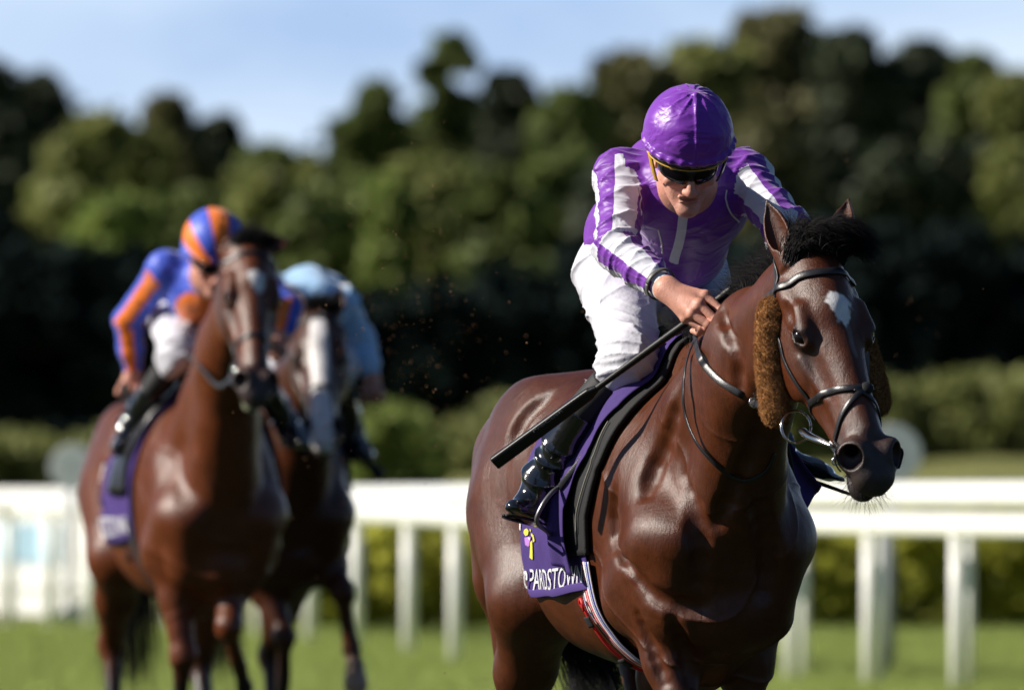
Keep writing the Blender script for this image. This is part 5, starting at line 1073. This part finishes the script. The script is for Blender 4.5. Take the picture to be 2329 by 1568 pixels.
# foliage
def leaf_mat(name, col, tr=.25, var=.45):
    m, nt, b = new_mat(name); L = nt.links; a = N(nt, 'ShaderNodeAttribute', attribute_name='v'); mr = N(nt, 'ShaderNodeMapRange', i_1=0.0, i_2=1.0, i_3=1-var, i_4=1+var); L.new(a.outputs['Fac'], mr.inputs[0])
    rgb = N(nt, 'ShaderNodeRGB'); rgb.outputs[0].default_value = (*col, 1); sc = N(nt, 'ShaderNodeVectorMath', operation='SCALE'); L.new(rgb.outputs[0], sc.inputs[0]); L.new(mr.outputs[0], sc.inputs['Scale']); L.new(sc.outputs[0], b.inputs['Base Color'])
    b.inputs['Roughness'].default_value = .6; b.inputs['Specular IOR Level'].default_value = .25; t = N(nt, 'ShaderNodeBsdfTranslucent'); L.new(sc.outputs[0], t.inputs[0]); mx = N(nt, 'ShaderNodeMixShader', i_0=tr); L.new(b.outputs[0], mx.inputs[1]); L.new(t.outputs[0], mx.inputs[2]); L.new(mx.outputs[0], nt.nodes['Material Output'].inputs[0]); return m
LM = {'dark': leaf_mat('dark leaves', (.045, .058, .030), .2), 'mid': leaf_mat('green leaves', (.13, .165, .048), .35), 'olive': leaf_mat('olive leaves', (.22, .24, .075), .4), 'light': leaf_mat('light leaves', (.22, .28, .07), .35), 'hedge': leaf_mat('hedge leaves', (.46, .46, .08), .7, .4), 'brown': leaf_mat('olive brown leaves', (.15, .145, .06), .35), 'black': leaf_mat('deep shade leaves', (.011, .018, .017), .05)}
nt_ = LM['black'].node_tree.nodes['Principled BSDF']; nt_.inputs['Specular IOR Level'].default_value = .02; nt_.inputs['Roughness'].default_value = 1  # deep shade under the trees is put into this leaf colour
M['bark'] = mat('bark', (.07, .055, .04), rough=.9, bump=.02, bscale=12)
def leaves(lumps, n, size, clum=0.0):
    lumps = np.array(lumps, float); vol = lumps[:, 3]**2; pick_ = rng.choice(len(lumps), n, p=vol/vol.sum()); d = nrm(rng.normal(size=(n, 3))); rad = lumps[pick_, 3:4]*(1-.55*rng.random((n, 1))**2); sq = np.stack([np.ones(n), np.ones(n), lumps[pick_, 4]], 1)
    C = lumps[pick_, :3]+np.clip(rng.normal(size=(n, 3)), -2.1, 2.1)*lumps[pick_, 3:4]*.50*sq; nn = nrm(nrm(rng.normal(size=(n, 3)))*.9+np.array([-.35, -.35, .45])); u = nrm(np.cross(nn, rng.normal(size=(n, 3)))); w = np.cross(nn, u); s = size*(.6+.8*rng.random((n, 1)))
    V = np.stack([C-u*s*.5, C+w*s*.35, C+u*s*.5, C-w*s*.35], 1).reshape(-1, 3); F = np.arange(4*n).reshape(-1, 4); v = np.repeat(np.clip(rng.random(n)*.6+.4*rng.random(len(lumps))[pick_], 0, 1), 4); return V, F, v
def tree(px, top, hw, d, m, label, n=5200, low=.18, gaps=0, size=.42, group='trees beyond the rails'):
    ppm = FP/d; x = (px-1164)/ppm; H = CAMZ+(1046-top)/ppm; R = hw/ppm; root = empty('tree', (x, d, 0), label, 'tree', group); L = []; hb = H*low; nl = 46 if not gaps else 40
    for i in range(nl):
        t = (i+.5)/nl; z = hb+(H-hb)*t**.85; wv = R*1.55*sqrt(max(.04, 1-max(0, (t-.35)/.65)**2.2)); a = i*2.4+rng.random(); rr = wv*rng.uniform(.1, .85); s = R*rng.uniform(.24, .50)*(.62 if gaps else 1)
        L.append((x+cos(a)*rr*(1 if not gaps else 1.1), d+sin(a)*rr*.8, min(z, H-s*.9-(H-hb)*.20*(rr/(1.5*R))**2), s, .85))
    V, F, v = leaves(L, n, size); mk('crown', V, F, LM[m], root, attrs={'v': v}); rt = R*.07+.12; mb = MB(); V, F = tube(catmull([(x, d, -.1), (x+.1, d, H*.35), (x-.1, d, H*.75)], 10), np.linspace(rt, rt*.3, 10), 8); mb.add(V, F)
    for l in L[2:14:2]: V, F = tube(catmull([(x, d, max(l[2]*.5, .6)), (x*.5+l[0]*.5, d*.5+l[1]*.5, l[2]*.75), l[:3]], 6), np.linspace(rt*.4, rt*.1, 6), 6); mb.add(V, F)
    mb.build('trunk', M['bark'], root, smooth=True)
TR = [(-40, 140, 110, 262, 'dark', 'tall dark tree cut by the left edge'), (85, 168, 95, 270, 'dark', 'dark rounded tree left of the pale leafy one'), (235, 262, 120, 245, 'olive', 'pale olive tree on the left below the dark tops'), (385, 218, 95, 265, 'brown', 'brownish green tree behind the orange cap'),
      (500, 262, 80, 270, 'dark', 'dark tree sloping down towards the gap of sky'), (610, 330, 85, 262, 'mid', 'low green tree at the left side of the sky gap'), (705, 372, 60, 255, 'olive', 'lowest tree crown at the bottom of the sky gap'), (848, 188, 92, 262, 'mid', 'loose green tree at the right side of the sky gap'),
      (1030, 78, 120, 270, 'mid', 'tall open tree with sky showing through its crown'), (1165, 165, 70, 266, 'dark', 'narrow dark tree right of the open crowned one'), (1300, 200, 100, 258, 'mid', 'green tree left of the purple cap'), (1440, 118, 110, 262, 'brown', 'brownish tree behind the purple cap'),
      (1600, 88, 115, 268, 'olive', 'olive tree above the purple cap'), (1765, 16, 125, 272, 'brown', 'tallest tree on the skyline right of the purple cap'), (1935, 66, 115, 264, 'dark', 'dark broad tree above the ears of the leading horse'), (2095, 92, 105, 268, 'dark', 'dark tree near the right skyline'), (2215, 120, 90, 262, 'mid', 'green tree second from the right edge'), (2320, 165, 80, 258, 'olive', 'tree cut by the right edge')]
for i, t in enumerate(TR): tree(*t[:5], t[5], gaps=(t[0] == 1030), n=6200 if t[0] == 1030 else 8500)
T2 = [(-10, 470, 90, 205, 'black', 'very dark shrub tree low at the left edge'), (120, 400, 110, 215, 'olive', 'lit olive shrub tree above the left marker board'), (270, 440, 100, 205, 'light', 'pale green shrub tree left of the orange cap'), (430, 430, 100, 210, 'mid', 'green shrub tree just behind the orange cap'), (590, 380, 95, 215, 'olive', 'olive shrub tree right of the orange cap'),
      (720, 420, 90, 205, 'mid', 'green shrub tree above the pale blue rider'), (860, 400, 95, 212, 'light', 'pale shrub tree left of the centre'), (985, 350, 105, 215, 'olive', 'olive shrub tree at the centre below the open tree'), (1130, 380, 100, 205, 'mid', 'green shrub tree right of the centre'), (1260, 340, 100, 212, 'mid', 'green shrub tree left of the striped sleeve'),
      (1400, 380, 100, 206, 'dark', 'dark shrub tree behind the striped sleeve'), (1560, 300, 110, 212, 'dark', 'dark shrub tree behind the purple cap'), (1730, 260, 110, 208, 'brown', 'brown shrub tree right of the purple cap'), (1880, 300, 110, 212, 'dark', 'dark shrub tree above the forelock'), (2030, 330, 105, 206, 'dark', 'dark shrub tree right of the forelock'), (2170, 320, 100, 212, 'dark', 'dark shrub tree on the right'), (2300, 330, 90, 206, 'olive', 'lit shrub tree at the right edge')]
for t in T2: tree(*t[:5], t[5], n=4200, low=.05, size=.34, group='shrub trees in front of the wood')
def hedge(name, label, pxs, tops, d, m, n, size=.12, depth=.9, base=0.0, cat='hedge'):
    L = []; x0, x1 = pxs[0], pxs[-1]; st = (x1-x0)/max(2, int((x1-x0)/26))
    for px in np.arange(x0, x1+1, st):
        top = np.interp(px, pxs, tops)+rng.uniform(-12, 12)*(1 if m != 'black' else 4.5); H = CAMZ+(1046-top)*d/FP; x = XY(px, d)[0]; z = base; s = 30*d/FP
        while z < H-s*.5: L.append((x+rng.uniform(-.3, .3)*s, d+rng.uniform(-.5, .5)*depth, min(z+s*.5, H-s), s*rng.uniform(1.0, 1.45), 1.0)); z += s*.8
    V, F, v = leaves(L, n, size); root = empty(name, (XY((x0+x1)/2, d)[0], d, 0), label, cat); mk('foliage', V, F, LM[m], root, attrs={'v': v}); return root
hedge('hedge', 'low pale green hedge directly behind the near rail', [640, 800, 1000, 1500, 2000, 4600], [1190, 1190, 1170, 1160, 1170, 1165], 89.5, 'hedge', 26000, .12)
hedge('hedge', 'taller olive hedge running behind the second rail', [-2300, 150, 500, 780, 1000, 1150, 1600, 2100, 2200, 4600], [985, 990, 1000, 960, 985, 905, 880, 870, 850, 870], 140, 'olive', 140000, .17, 1.5)
hedge('hedge', 'tall leaf screen coloured near-black as the shade under the trees', [-2300, 300, 800, 1100, 1800, 4600], [620, 600, 690, 640, 560, 520], 185, 'black', 130000, .34, 3.0)  # leaf screen whose near-black colour stands in for the shade below the crowns
sh = hedge('bush', 'rounded bright green bush right of the pale blue jockey', [805, 830, 880, 940, 975], [990, 950, 925, 950, 1000], 120, 'light', 9000, .12, 1.0, cat='bush')
L = []
for px in np.arange(-60, 2400, 16):
    top = np.interp(px, [-60, 60, 230, 420, 560, 690, 770, 900, 1120, 1300, 1600, 1800, 2100, 2400], [230, 240, 300, 320, 360, 440, 330, 290, 250, 250, 160, 110, 170, 230])+rng.uniform(-15, 15)
    H = CAMZ+(1046-top)*292/FP; x = XY(px, 292)[0]
    for z in np.arange(1.2, H, 1.1): L.append((x+rng.uniform(-.5, .5), 292+rng.uniform(-3, 3), min(z, H-.8), rng.uniform(.7, 1.3), .85))
V, F, v = leaves(L, 60000, .5); o = mk('wood', V, F, LM['dark'], attrs={'v': v}); o['kind'] = 'stuff'; o['label'] = 'continuous dark wood filling the skyline behind the single trees'
for sx in (-1, 1):                                            # the wood goes on either side of the frame
    L = []
    for i in range(150): x = sx*rng.uniform(14, 46); H = 9+2.2*sin(x*.35)+rng.uniform(-1, 1); s = rng.uniform(.8, 1.7); L.append((x, rng.uniform(248, 275), rng.uniform(1.5, H), s, .85))
    V, F, v = leaves(L, 26000, .5); o = mk('wood', V, F, LM['mid'], attrs={'v': v}); o['kind'] = 'stuff'
# sky backdrop far behind the trees, soft high cloud
m, nt, b = new_mat('evening sky'); L = nt.links; nt.nodes.remove(b); tc = N(nt, 'ShaderNodeTexCoord'); mp = N(nt, 'ShaderNodeMapping'); mp.inputs['Scale'].default_value = (.012, .012, .030); L.new(tc.outputs['Object'], mp.inputs[0])
nz = N(nt, 'ShaderNodeTexNoise', i_Scale=1.0, i_Detail=5.0, i_Roughness=.55); L.new(mp.outputs[0], nz.inputs['Vector']); cr = N(nt, 'ShaderNodeValToRGB'); e = cr.color_ramp.elements; e[0].position, e[0].color = .36, (.31, .43, .63, 1); e[1].position, e[1].color = .64, (.55, .65, .77, 1); L.new(nz.outputs[0], cr.inputs[0])
em = N(nt, 'ShaderNodeEmission', i_1=1.0); L.new(cr.outputs[0], em.inputs[0]); L.new(em.outputs[0], nt.nodes['Material Output'].inputs[0])
s_ = mk('sky', [(-620, 1200, -20), (620, 1200, -20), (620, 1200, 260), (-620, 1200, 260)], [(0, 1, 2, 3)], m, loc=(0, 1200, 0)); s_['kind'] = 'structure'
# turf kicked up between the horses
def clods():
    n = 800; mb = MB(); px = np.where(rng.random(n) < .75, rng.normal(930, 110, n), rng.uniform(380, 2300, n)); py = np.where(rng.random(n) < .75, rng.normal(700, 190, n), rng.uniform(250, 1540, n)); Yd = rng.uniform(31.5, 40, n)
    ic = np.array([(1, 0, 0), (-1, 0, 0), (0, 1, 0), (0, -1, 0), (0, 0, 1), (0, 0, -1.)]); fc = [(0, 2, 4), (2, 1, 4), (1, 3, 4), (3, 0, 4), (2, 0, 5), (1, 2, 5), (3, 1, 5), (0, 3, 5)]
    for i in range(n):
        c = W(px[i], py[i], Yd[i])
        if c[2] < .05: continue
        s = .0011+.0018*rng.random()**3; mb.add(c+ic*s*rng.uniform(.6, 1.5, (6, 3)), fc)
    o = mb.build('flying_dirt', mat('kicked up earth', (.22, .11, .05), rough=.9)); o['kind'] = 'stuff'; o['label'] = 'specks of turf and earth thrown up behind the leading horse'
clods()
